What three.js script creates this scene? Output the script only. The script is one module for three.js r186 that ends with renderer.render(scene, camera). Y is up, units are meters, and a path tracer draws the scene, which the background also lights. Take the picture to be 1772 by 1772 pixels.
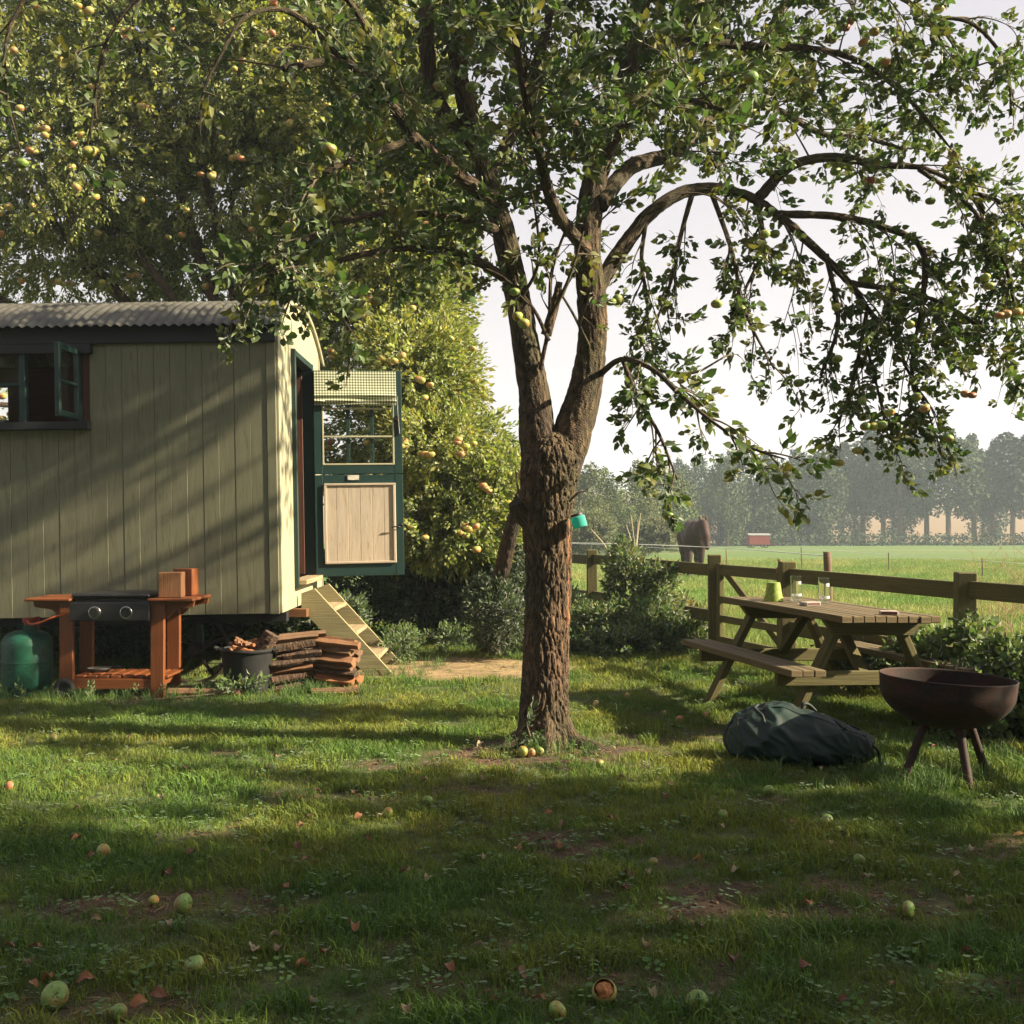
import * as THREE from 'three';
import { mergeGeometries } from 'three/addons/utils/BufferGeometryUtils.js';
import { ImprovedNoise } from 'three/addons/math/ImprovedNoise.js';
import { MarchingCubes } from 'three/addons/objects/MarchingCubes.js';

// ------------------------------------------------------------------ camera, sky, sun, exposure
const EYE = 1.3, FOCAL = 1900, HORIZON = 905;
const scene = new THREE.Scene();
const camera = new THREE.PerspectiveCamera(2 * Math.atan(886 / FOCAL) * 180 / Math.PI, 1, 0.05, 3000);
camera.position.set(0, EYE, 0);
camera.lookAt(0, EYE, -10);
camera.setViewOffset(1772, 1772, 0, 886 - HORIZON, 1772, 1772);
scene.add(camera);

const sunDir = new THREE.Vector3(1, 0.60, 0.15).normalize();
const sun = new THREE.DirectionalLight(new THREE.Color().setRGB(1.0, 0.86, 0.61), 5);
sun.position.copy(sunDir).multiplyScalar(60).add(new THREE.Vector3(0, 0, -12));
sun.target.position.set(0, 0, -12);
sun.castShadow = true;
sun.shadow.mapSize.set(4096, 4096);
Object.assign(sun.shadow.camera, { left: -30, right: 30, top: 30, bottom: -30, near: 1, far: 200 });
sun.shadow.radius = 1.4;
scene.add(sun, sun.target);

function makeSky() {                       // hazy morning sky: pale at the horizon, bluer above, brighter round the sun
  const W = 1024, H = 512, data = new Float32Array(W * H * 4), v = new THREE.Vector3();
  for (let j = 0; j < H; j++) for (let i = 0; i < W; i++) {
    const lat = (j + 0.5) / H * Math.PI - Math.PI / 2, lon = ((i + 0.5) / W - 0.5) * 2 * Math.PI;
    v.set(Math.cos(lat) * Math.cos(lon), Math.sin(lat), Math.cos(lat) * Math.sin(lon));
    const up = Math.max(0, v.y), k = Math.pow(1 - up, 1.9);
    const c = Math.max(-1, Math.min(1, v.dot(sunDir))), ang = Math.acos(c);
    const glow = 0.5 * Math.exp(-Math.pow(ang / 0.35, 2)) + 0.56 * Math.exp(-ang / 0.80);
    const o = (j * W + i) * 4;
    data[o] = 0.060 + 0.28 * k + 0.74 * glow;
    data[o + 1] = 0.070 + 0.25 * k + 0.68 * glow;
    data[o + 2] = 0.120 + 0.190 * k + 0.58 * glow;
    data[o + 3] = 1;
  }
  const t = new THREE.DataTexture(data, W, H, THREE.RGBAFormat, THREE.FloatType);
  t.mapping = THREE.EquirectangularReflectionMapping; t.magFilter = THREE.LinearFilter; t.needsUpdate = true;
  return t;
}
scene.background = makeSky();
scene.environment = scene.background;
scene.fog = new THREE.FogExp2(new THREE.Color().setRGB(0.78, 0.92, 1.0), 0.0013);

const renderer = new THREE.WebGLRenderer({ antialias: true });
renderer.toneMapping = THREE.LinearToneMapping;
renderer.toneMappingExposure = 3.1;
renderer.shadowMap.enabled = true;
renderer.setSize(1024, 1024);

// ------------------------------------------------------------------ helpers
function rngOf(a) { return () => { a |= 0; a = a + 0x6D2B79F5 | 0; let t = Math.imul(a ^ a >>> 15, 1 | a); t = t + Math.imul(t ^ t >>> 7, 61 | t) ^ t; return ((t ^ t >>> 14) >>> 0) / 4294967296; }; }
const V = (x, y, z) => new THREE.Vector3(x, y, z);
const PN = new ImprovedNoise();
const n3 = (x, y, z) => PN.noise(x + 31.7, y + 11.3, z + 57.1);
const fbm = (x, y, z, o = 4) => { let s = 0, a = 0.5, f = 1; for (let i = 0; i < o; i++) { s += a * n3(x * f, y * f, z * f); a *= 0.5; f *= 2.03; } return s; };
const lerp = (a, b, t) => a + (b - a) * t;
const clamp = (x, a = 0, b = 1) => Math.min(b, Math.max(a, x));
const sstep = (a, b, x) => { const t = clamp((x - a) / (b - a)); return t * t * (3 - 2 * t); };
const rgb = (r, g, b) => new THREE.Color().setRGB(r, g, b);
// a bearing read off the photograph (u, v) and a distance in metres give a place
const spot = (u, v, d) => V((u - 886) * d / FOCAL, EYE - (v - HORIZON) * d / FOCAL, -d);

const taken = {};
function numbered(n) { const k = taken[n] = (taken[n] ?? -1) + 1; return k ? `${n}_${String(k).padStart(3, '0')}` : n; }
function tag(o, label, category, group, kind) {
  o.userData.label = label; o.userData.category = category;
  if (group) o.userData.group = group; if (kind) o.userData.kind = kind; return o;
}
function thing(name, label, category, pos = V(0, 0, 0), turn = 0, group) {
  const g = new THREE.Group(); g.name = numbered(name); g.position.copy(pos); g.rotation.y = turn;
  tag(g, label, category, group); scene.add(g); return g;
}
function mesh(name, geo, mat, parent, pos, rot) {
  const m = new THREE.Mesh(geo, mat); m.name = parent === scene ? numbered(name) : name;
  if (pos) m.position.copy(pos); if (rot) m.rotation.set(...rot);
  m.castShadow = m.receiveShadow = true; parent.add(m); return m;
}
function structure(name, geo, mat, label, category) { const m = mesh(name, geo, mat, scene); tag(m, label, category, null, 'structure'); return m; }
function instanced(name, geo, mat, list, parent) {       // list of [Matrix4, Color]
  const m = new THREE.InstancedMesh(geo, mat, list.length);
  list.forEach(([M, c], i) => { m.setMatrixAt(i, M); if (c) m.setColorAt(i, c); });
  m.name = parent === scene ? numbered(name) : name; m.userData.kind = 'stuff'; m.castShadow = m.receiveShadow = true; parent.add(m); return m;
}
const mtx = (p, q, s) => new THREE.Matrix4().compose(p, q, typeof s === 'number' ? V(s, s, s) : s);
const quat = (x, y, z) => new THREE.Quaternion().setFromEuler(new THREE.Euler(x, y, z, 'YXZ'));
const tinted = (geo, c) => {
  const n = geo.attributes.position.count, a = new Float32Array(n * 3);
  for (let i = 0; i < n; i++) a.set([c.r, c.g, c.b], i * 3);
  geo.setAttribute('color', new THREE.BufferAttribute(a, 3)); return geo;
};
function placed(g, pos, rot = [0, 0, 0], s = 1) { g = g.clone(); g.applyMatrix4(mtx(pos, new THREE.Quaternion().setFromEuler(new THREE.Euler(...rot)), s)); return g; }
const strip = g => { g = g.index ? g.toNonIndexed() : g; for (const k of Object.keys(g.attributes)) if (!['position', 'normal', 'uv', 'color'].includes(k)) g.deleteAttribute(k); return g; };
const join = l => mergeGeometries(l.map(strip));
// uv in metres, u along the longest side
function metreUV(g, ou = 0, ov = 0) {
  g = g.index ? g.toNonIndexed() : g; g.computeBoundingBox();
  const s = g.boundingBox.getSize(V(0, 0, 0)), len = [s.x, s.y, s.z], L = len.indexOf(Math.max(...len));
  const p = g.attributes.position, uv = new Float32Array(p.count * 2), A = V(0, 0, 0), B = V(0, 0, 0), C = V(0, 0, 0);
  for (let i = 0; i < p.count; i += 3) {
    A.fromBufferAttribute(p, i); B.fromBufferAttribute(p, i + 1); C.fromBufferAttribute(p, i + 2);
    const n = B.clone().sub(A).cross(C.clone().sub(A)), w = [Math.abs(n.x), Math.abs(n.y), Math.abs(n.z)], D = w.indexOf(Math.max(...w));
    const ax = [0, 1, 2].filter(k => k !== D), a = ax.includes(L) ? L : ax[0], b = ax.find(k => k !== a);
    for (let k = 0; k < 3; k++) { const q = [p.getX(i + k), p.getY(i + k), p.getZ(i + k)]; uv[(i + k) * 2] = q[a] + ou; uv[(i + k) * 2 + 1] = q[b] + ov + D * 0.37; }
  }
  g.setAttribute('uv', new THREE.BufferAttribute(uv, 2)); return g;
}
// box with chamfered edges, 44 triangles
const boxes = {};
function cbox(w, h, d, c = 0.003, variant = 0) {
  const key = [w, h, d, c, variant].join(); if (boxes[key]) return boxes[key];
  const H = [w / 2, h / 2, d / 2], P = (s, k) => V(...[0, 1, 2].map(i => s[i] * (H[i] - (i === k ? 0 : c)))), tri = [];
  const quad = (a, b, e, f) => { tri.push([a, b, e], [a, e, f]); };
  for (let k = 0; k < 3; k++) for (const s of [-1, 1]) {
    const [i, j] = [0, 1, 2].filter(x => x !== k), cs = [[-1, -1], [1, -1], [1, 1], [-1, 1]].map(([a, b]) => { const q = []; q[k] = s; q[i] = a; q[j] = b; return P(q, k); });
    quad(...cs);
  }
  for (let e = 0; e < 3; e++) { const [i, j] = [0, 1, 2].filter(x => x !== e); for (const a of [-1, 1]) for (const b of [-1, 1]) {
    const q = t => { const z = []; z[e] = t; z[i] = a; z[j] = b; return z; }; quad(P(q(-1), i), P(q(1), i), P(q(1), j), P(q(-1), j)); } }
  for (const x of [-1, 1]) for (const y of [-1, 1]) for (const z of [-1, 1]) tri.push([0, 1, 2].map(k => P([x, y, z], k)));
  const pos = []; for (const t of tri) { const n = t[1].clone().sub(t[0]).cross(t[2].clone().sub(t[0])), m = t[0].clone().add(t[1]).add(t[2]); const u = n.dot(m) < 0 ? [t[0], t[2], t[1]] : t; for (const p of u) pos.push(p.x, p.y, p.z); }
  const g = new THREE.BufferGeometry(); g.setAttribute('position', new THREE.Float32BufferAttribute(pos, 3));
  g.computeVertexNormals(); return boxes[key] = metreUV(g, variant * 0.713, variant * 0.291);
}
// box laid between two points: w across, t thick
function beam(name, mat, parent, a, b, w, t, c = 0.004, up = V(0, 1, 0), variant = 0) {
  const d = b.clone().sub(a), L = d.length(), x = d.normalize(), z = x.clone().cross(up).normalize(), y = z.clone().cross(x);
  const m = mesh(name, cbox(+L.toFixed(4), w, t, c, variant), mat, parent, a.clone().add(b).multiplyScalar(0.5));
  m.quaternion.setFromRotationMatrix(new THREE.Matrix4().makeBasis(x, y, z)); return m;
}
// tapered tube through points [x, y, z, radius]
function tube(pts, seg = 8, rings = 0, disp = null, color = null, caps = true) {
  const c = new THREE.CatmullRomCurve3(pts.map(p => V(p[0], p[1], p[2])), false, 'centripetal'), n = rings || (pts.length - 1) * 4;
  const pos = [], uv = [], col = [], idx = [], up = V(0, 0, 0); let nrm = null, len = 0, last = null;
  const rad = t => { const f = t * (pts.length - 1), i = Math.min(pts.length - 2, Math.floor(f)); return lerp(pts[i][3], pts[i + 1][3], f - i); };
  for (let i = 0; i <= n; i++) {
    const t = i / n, p = c.getPoint(t), T = c.getTangent(t), r = rad(t);
    if (!nrm) { nrm = Math.abs(T.y) < 0.9 ? V(0, 1, 0) : V(1, 0, 0); }
    nrm = nrm.clone().addScaledVector(T, -nrm.dot(T)).normalize();
    const b = T.clone().cross(nrm); if (last) len += p.distanceTo(last); last = p;
    for (let j = 0; j <= seg; j++) {
      const a = (j % seg) / seg * Math.PI * 2, q = nrm.clone().multiplyScalar(Math.cos(a)).addScaledVector(b, Math.sin(a));
      let rr = r; if (disp) rr += disp(p.x + q.x * r, p.y + q.y * r, p.z + q.z * r, t, r);
      pos.push(p.x + q.x * rr, p.y + q.y * rr, p.z + q.z * rr); uv.push(j / seg * Math.PI * 2 * Math.max(pts[0][3], 0.01), len);
      if (color) { const k = color(p.x + q.x * r, p.y + q.y * r, p.z + q.z * r, q); col.push(k.r, k.g, k.b); }
    }
  }
  const w = seg + 1; for (let i = 0; i < n; i++) for (let j = 0; j < seg; j++) { const a = i * w + j; idx.push(a, a + 1, a + w, a + 1, a + w + 1, a + w); }
  if (caps) for (const e of [0, n]) { const p = c.getPoint(e / n), k = pos.length / 3; pos.push(p.x, p.y, p.z); uv.push(0, 0); if (color) col.push(...col.slice(e * w * 3, e * w * 3 + 3)); for (let j = 0; j < seg; j++) e ? idx.push(e * w + j, e * w + j + 1, k) : idx.push(j + 1, j, k); }
  const g = new THREE.BufferGeometry(); g.setAttribute('position', new THREE.Float32BufferAttribute(pos, 3)); g.setAttribute('uv', new THREE.Float32BufferAttribute(uv, 2));
  if (color) g.setAttribute('color', new THREE.Float32BufferAttribute(col, 3)); g.setIndex(idx); g.computeVertexNormals();
  const N = g.attributes.normal; for (let i = 0; i <= n; i++) { const a = i * w, b = a + seg, s = V(N.getX(a) + N.getX(b), N.getY(a) + N.getY(b), N.getZ(a) + N.getZ(b)).normalize(); N.setXYZ(a, s.x, s.y, s.z); N.setXYZ(b, s.x, s.y, s.z); }
  return g;
}
function sdf(fn, centre, half, res) {                    // smooth body from a distance field
  const mc = new MarchingCubes(res, new THREE.MeshStandardMaterial(), false, false, 60000), h = res / 2;
  for (let k = 0; k < res; k++) for (let j = 0; j < res; j++) for (let i = 0; i < res; i++)
    mc.field[i + j * res + k * res * res] = -fn(centre.x + (i - h) / h * half, centre.y + (j - h) / h * half, centre.z + (k - h) / h * half);
  mc.isolation = 0; mc.update();
  const g = new THREE.BufferGeometry(), p = mc.positionArray.slice(0, mc.count * 3).map((x, i) => x * half + centre.getComponent(i % 3));
  g.setAttribute('position', new THREE.Float32BufferAttribute(p, 3)); g.setAttribute('normal', new THREE.Float32BufferAttribute(mc.normalArray.slice(0, mc.count * 3), 3)); return g;
}
// ------------------------------------------------------------------ textures and materials
function tex(w, h, f, srgb = true) {                     // f(u, v) -> [r, g, b] 0..1, tiling
  const d = new Uint8Array(w * h * 4);
  for (let j = 0; j < h; j++) for (let i = 0; i < w; i++) { const c = f(i / w, j / h), o = (j * w + i) * 4; for (let k = 0; k < 3; k++) d[o + k] = clamp(c[k]) * 255; d[o + 3] = 255; }
  const t = new THREE.DataTexture(d, w, h); t.wrapS = t.wrapT = THREE.RepeatWrapping; t.magFilter = THREE.LinearFilter; t.minFilter = THREE.LinearMipmapLinearFilter; t.generateMipmaps = true;
  if (srgb) t.colorSpace = THREE.SRGBColorSpace; t.needsUpdate = true; return t;
}
const loop = (u, v, fu, fv, z) => {                       // noise that tiles
  const a = u * 2 * Math.PI, b = v * 2 * Math.PI, R = fu / 6.283, S = fv / 6.283;
  return n3(Math.cos(a) * R + z, Math.sin(a) * R + Math.cos(b) * S * 1.3 + 7 + z, Math.sin(b) * S * 1.3 + z * 2.1);
};
const grey = x => [x, x, x];
const grainTex = tex(512, 256, (u, v) => { const w = v + 0.012 * loop(u, v, 4, 3, 2); return grey(0.80 + 0.16 * loop(u, w, 3, 40, 1) + 0.12 * loop(u, w, 7, 90, 5) + 0.09 * loop(u, v, 60, 110, 8)); });
const mottleTex = tex(512, 512, (u, v) => grey(0.84 + 0.20 * loop(u, v, 5, 5, 3) + 0.12 * loop(u, v, 17, 17, 4) + 0.10 * loop(u, v, 70, 70, 6)));
const paintTex = tex(512, 512, (u, v) => { const s = 0.92 + 0.06 * loop(u, v, 4, 12, 3) + 0.04 * loop(u, v, 12, 40, 4) + 0.03 * loop(u, v, 70, 70, 6), d = sstep(0.32, 0.55, loop(u, v, 9, 24, 9)); return [s * (1 - 0.10 * d), s * (1 - 0.13 * d), s * (1 - 0.2 * d)]; });
const rustTex = tex(512, 512, (u, v) => { const a = clamp(0.5 + 0.9 * loop(u, v, 8, 8, 2) + 0.5 * loop(u, v, 30, 30, 5)), b = 0.8 + 0.3 * loop(u, v, 90, 90, 7); return [lerp(0.42, 0.74, a) * b, lerp(0.36, 0.46, a) * b, lerp(0.31, 0.28, a) * b]; });
const barkTex = tex(512, 512, (u, v) => grey(0.62 + 0.45 * Math.abs(loop(u, v, 14, 6, 3)) + 0.35 * loop(u, v, 36, 14, 4) + 0.22 * loop(u, v, 110, 70, 6)));
const rep = (t, x, y) => { const c = t.clone(); c.repeat.set(x, y); c.needsUpdate = true; return c; };
const grain = rep(grainTex, 1.1, 4), mottle = rep(mottleTex, 1.6, 1.6), mottleFine = rep(mottleTex, 5, 5), paint = rep(paintTex, 0.9, 2.5), rust = rep(rustTex, 2.2, 2.2), bark = rep(barkTex, 2.4, 1.4);
const std = (c, rough, map, bump = 0, more = {}) => new THREE.MeshStandardMaterial({ color: c, roughness: rough, ...(map ? { map } : {}), ...(bump ? { bumpMap: map, bumpScale: bump } : {}), side: THREE.DoubleSide, ...more });
const M = {
  sageShaded: std(rgb(0.186, 0.184, 0.116), 0.62, paint, 0.0005),  // the end wall's paint again, darkened to hold the side wall's shade
  cream: std(rgb(0.42, 0.395, 0.26), 0.6, paint, 0.0012),  // the hut paint left light for the sunlit end wall, also on trim
  darkGreen: std(rgb(0.012, 0.040, 0.036), 0.42, paint, 0.0008),
  blackBoard: std(rgb(0.012, 0.014, 0.016), 0.65, paint, 0.0008),
  tanPanel: std(rgb(0.49, 0.405, 0.315), 0.6, paint, 0.0003),
  rawWood: std(rgb(0.50, 0.38, 0.22), 0.8, grain, 0.001),
  redWood: std(rgb(0.16, 0.055, 0.03), 0.6, grain, 0.0008),
  mossWood: std(rgb(0.165, 0.140, 0.048), 0.9, grain, 0.002),
  tableWood: std(rgb(0.20, 0.145, 0.068), 0.9, grain, 0.0025),
  stepWood: std(rgb(0.44, 0.38, 0.20), 0.85, grain, 0.0015),
  treadWood: std(rgb(0.52, 0.39, 0.22), 0.85, grain, 0.0015),
  cartWood: std(rgb(0.27, 0.080, 0.020), 0.5, grain, 0.001),
  logWood: [std(rgb(0.36, 0.17, 0.08), 0.9, grain, 0.004), std(rgb(0.27, 0.15, 0.08), 0.9, grain, 0.004), std(rgb(0.44, 0.17, 0.065), 0.9, grain, 0.004)],
  logBark: std(rgb(0.15, 0.085, 0.05), 0.95, bark, 0.006),
  blockWood: std(rgb(0.24, 0.10, 0.035), 0.8, grain, 0.002),
  tin: std(rgb(0.115, 0.11, 0.095), 0.62, rep(mottleTex, 1.2, 1.2), 0.0006, { metalness: 0.25 }),
  black: std(rgb(0.016, 0.016, 0.018), 0.45, mottleFine, 0.0004),
  rubber: std(rgb(0.014, 0.014, 0.013), 0.8, mottleFine, 0.001),
  chrome: std(rgb(0.7, 0.7, 0.7), 0.25, null, 0, { metalness: 1 }),
  iron: std(rgb(0.07, 0.045, 0.03), 0.8, rust, 0.001),
  rustBowl: std(rgb(0.108, 0.066, 0.044), 0.82, rust, 0.0012),
  legSteel: std(rgb(0.15, 0.12, 0.085), 0.75, rust, 0.001),
  gasGreen: std(rgb(0.008, 0.085, 0.048), 0.45, mottleFine, 0.0006),
  hose: std(rgb(0.5, 0.10, 0.02), 0.55),
  valveRed: std(rgb(0.22, 0.03, 0.02), 0.5),
  glass: new THREE.MeshPhysicalMaterial({ color: rgb(0.97, 0.98, 0.97), roughness: 0.03, transmission: 1, thickness: 0, ior: 1.5, side: THREE.DoubleSide }),
  limeClay: std(rgb(0.30, 0.40, 0.05), 0.55, mottleFine, 0.0006),
  paper: std(rgb(0.62, 0.50, 0.45), 0.8, mottleFine),
  whitePaint: std(rgb(0.68, 0.64, 0.55), 0.7, mottleFine),
  wire: std(rgb(0.6, 0.6, 0.58), 0.6),
  stake: std(rgb(0.24, 0.15, 0.09), 0.9, grain, 0.002),
  bare: new THREE.MeshStandardMaterial({ vertexColors: true, roughness: 0.95, side: THREE.DoubleSide }),
  barkColour: new THREE.MeshStandardMaterial({ vertexColors: true, roughness: 0.95, map: bark, bumpMap: bark, bumpScale: 0.012, side: THREE.DoubleSide }),
  twig: std(rgb(0.10, 0.075, 0.045), 0.9),
};
const leafMat = (t = 0.42, r = 1) => new THREE.MeshPhysicalMaterial({ vertexColors: true, color: rgb(1, 1, 1), roughness: r, transmission: t, thickness: 0, side: THREE.DoubleSide });
M.leaf = leafMat(0.52); M.grass = leafMat(0.3); M.farLeaf = new THREE.MeshStandardMaterial({ vertexColors: true, roughness: 0.9, side: THREE.DoubleSide });
const skinTex = tex(256, 256, (u, v) => { const b = sstep(-0.12, 0.35, loop(u, v, 2.2, 1.5, 5) + 0.25 * loop(u, v, 26, 3, 2)), d = sstep(0.42, 0.52, loop(u, v, 60, 60, 3)), s = sstep(0.36, 0.46, loop(u, v, 11, 11, 8)), k = 0.93 + 0.09 * loop(u, v, 16, 16, 4); return [k * (0.86 + 0.14 * b) + 0.08 * d - 0.30 * s, k * (0.98 - 0.20 * b) + 0.08 * d - 0.42 * s, k * (0.92 - 0.12 * b) + 0.05 * d - 0.35 * s]; });
const appleMat = c => new THREE.MeshPhysicalMaterial({ color: c, roughness: 0.45, map: skinTex, bumpMap: mottleFine, bumpScale: 0.0006, clearcoat: 0.12, clearcoatRoughness: 0.45 });
M.apples = [appleMat(rgb(0.30, 0.36, 0.085)), appleMat(rgb(0.50, 0.46, 0.11)), appleMat(rgb(0.62, 0.43, 0.14)), appleMat(rgb(0.60, 0.30, 0.13)), appleMat(rgb(0.46, 0.13, 0.06))];
M.darkWood = std(rgb(0.05, 0.03, 0.015), 0.9);
// ------------------------------------------------------------------ ground
const worn = [[0.19, -6.15, 0.75, 0.5, 1], [0.95, -3.75, 0.75, 0.28, 1], [-1.25, -3.72, 0.65, 0.2, 0.9], [0.22, -4.4, 0.42, 0.22, 1], [0.72, -4.2, 0.4, 0.14, 0.8], [-0.6, -5.85, 0.35, 0.16, 0.9], [-0.18, -5.3, 0.45, 0.16, 0.8],
  [2.0, -4.3, 0.35, 0.2, 0.9], [-1.0, -2.95, 0.35, 0.16, 0.9], [0.35, -3.1, 0.3, 0.12, 0.8], [1.4, -6.7, 0.7, 0.35, 0.8], [0.9, -6.6, 0.5, 0.22, 0.9], [-0.9, -5.2, 0.35, 0.12, 0.7], [1.5, -3.0, 0.4, 0.15, 0.8], [-0.35, -3.35, 0.4, 0.12, 0.6], [-2.55, -7.9, 0.8, 0.18, 0.8], [-0.1, -4.75, 0.3, 0.12, 0.6], [1.05, -5.0, 0.4, 0.12, 0.7]];
function wornAt(x, z) {
  let s = 0; for (const [cx, cz, rx, rz, k] of worn) { const d = Math.hypot((x - cx) / rx, (z - cz) / rz) + 0.55 * fbm(x * 3.1, 2, z * 3.1); s = Math.max(s, k * (1 - sstep(0.65, 1.15, d))); }
  return Math.max(s * (0.35 + 0.65 * sstep(-0.12, 0.10, fbm(x * 7, 1, z * 7))), 0.7 * sstep(0.24, 0.36, fbm(x * 1.9 + 9, 5, z * 1.9)) * (z > -8 ? 1 : 0));
}
const pathAt = (x, z) => 1 - sstep(0.8, 1.1, Math.hypot((x + 0.42) / 1.0, (z + 9.8) / 0.85) + 0.35 * fbm(x * 2.5, 8, z * 2.5));
const fenceX = z => { const P = [[14, -26], [0.0, -16.6], [0.97, -13.3], [1.94, -10.5], [2.305, -9.2], [3.01, -7.3], [3.85, -5.0], [5, -2], [7, 4]].map((p, i) => i ? p : [-3, -26]); for (let i = 0; i < P.length - 1; i++) if (z <= P[i + 1][1]) return lerp(P[i][0], P[i + 1][0], clamp((z - P[i][1]) / (P[i + 1][1] - P[i][1]))); return 7; };
function groundY(x, z) {
  const d = -z; let y = 0.02 * n3(x * 0.5, 0.3, z * 0.5) + 0.012 * n3(x * 1.9, 4, z * 1.9);
  if (d > 13) y -= Math.min(d - 13, 115) * 0.0108;
  y += Math.max(0, Math.min(d, 420) - 150) * 0.055;
  y += 0.05 * sstep(14, 22, d) * n3(x * 0.12, 7, z * 0.12);
  return y;
}
const coarse = (from, to, n, first) => { const a = []; let k = 1; const L = Math.abs(to - from); for (let i = 0; i < 60; i++) { let s = 0; for (let j = 0; j < n; j++) s += first * Math.pow(k, j); if (s < L) k *= 1.02; else break; } let p = from; for (let j = 0; j < n; j++) { p += Math.sign(to - from) * first * Math.pow(k, j); a.push(p); } return a; };
{
  const xs = [], zs = [], fine = 0.065;
  for (let x = -4.6; x <= 4.6; x += fine) xs.push(x);
  xs.push(...coarse(xs.at(-1), 900, 60, 0.09)); xs.unshift(...coarse(xs[0], -900, 60, 0.09).reverse());
  for (let z = -1.5; z >= -13; z -= fine) zs.push(z);
  zs.push(...coarse(zs.at(-1), -1200, 90, 0.09)); zs.unshift(...coarse(zs[0], 60, 30, 0.1).reverse());
  const pos = [], col = [], uv = [], idx = [], c = rgb(0, 0, 0);
  for (const z of zs) for (const x of xs) {
    pos.push(x, groundY(x, z), z); uv.push(x, z);
    const d = -z, n = fbm(x * 0.9, 1, z * 0.9), lawn = rgb(0.080 + 0.03 * n, 0.115 + 0.03 * n, 0.024), soil = rgb(0.115, 0.062, 0.034);
    c.copy(lawn).lerp(soil, Math.max(0.15, wornAt(x, z))).lerp(rgb(0.36, 0.25, 0.12), pathAt(x, z));
    if (x > fenceX(z) || d > 17) {
      const s = fbm(x * 0.03, 3, z * 0.16), f = rgb(0.115 + 0.05 * s, 0.205 + 0.03 * s, 0.026 + 0.02 * s), dry = rgb(0.25, 0.25, 0.08);
      f.lerp(dry, 0.75 * sstep(0.02, 0.3, s + 0.25 * Math.exp(-Math.pow((d - 36) / 9, 2)) + 0.25 * Math.exp(-Math.pow((d - 14) / 6, 2)) - 0.1));
      c.lerp(f, sstep(0, 0.8, Math.max(x - fenceX(z), d - 17.5)));
      if (d > 139) c.lerp(rgb(0.30, 0.195, 0.095), sstep(139, 146, d + 4 * n));
    }
    col.push(c.r, c.g, c.b);
  }
  const w = xs.length; for (let j = 0; j < zs.length - 1; j++) for (let i = 0; i < w - 1; i++) { const a = j * w + i; idx.push(a, a + 1, a + w, a + 1, a + w + 1, a + w); }
  const g = new THREE.BufferGeometry(); g.setAttribute('position', new THREE.Float32BufferAttribute(pos, 3)); g.setAttribute('uv', new THREE.Float32BufferAttribute(uv, 2)); g.setAttribute('color', new THREE.Float32BufferAttribute(col, 3)); g.setIndex(idx); g.computeVertexNormals();
  const soilTex = rep(mottleTex, 1.3, 1.3);
  structure('ground', g, new THREE.MeshStandardMaterial({ vertexColors: true, map: soilTex, bumpMap: soilTex, bumpScale: 0.02, roughness: 1, side: THREE.DoubleSide }), 'garden lawn, sandy path and pasture ground running to the far trees', 'ground');
}
// ------------------------------------------------------------------ grass
function tuft(rng, blades, spread, hMin, hMax, width, lean) {
  const pos = [], col = [], idx = [];
  for (let b = 0; b < blades; b++) {
    const a = rng() * 6.283, r = Math.sqrt(rng()) * spread, h = lerp(hMin, hMax, rng()), la = rng() * 6.283, l = lean * h * (0.3 + rng()), w = width * (0.6 + 0.7 * rng()), f = rng() * 6.283;
    const x = Math.cos(a) * r, z = Math.sin(a) * r, dx = Math.cos(la) * l, dz = Math.sin(la) * l, wx = Math.cos(f) * w, wz = Math.sin(f) * w, o = pos.length / 3, t = 0.72 + 0.5 * rng(), dry = rng() < 0.045;
    pos.push(x - wx, -0.01, z - wz, x + wx, -0.01, z + wz, x + dx * 0.35 - wx * 0.8, h * 0.6, z + dz * 0.35 - wz * 0.8, x + dx * 0.35 + wx * 0.8, h * 0.6, z + dz * 0.35 + wz * 0.8, x + dx, h * (1 - lean * 0.25), z + dz);
    const k = dry ? [2.0, 1.25, 2.2] : [t, t, t]; for (let i = 0; i < 5; i++) col.push(...k);
    idx.push(o, o + 1, o + 2, o + 1, o + 3, o + 2, o + 2, o + 3, o + 4);
  }
  const g = new THREE.BufferGeometry(); g.setAttribute('position', new THREE.Float32BufferAttribute(pos, 3)); g.setAttribute('color', new THREE.Float32BufferAttribute(col, 3)); g.setIndex(idx); g.computeVertexNormals(); return g;
}
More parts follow.
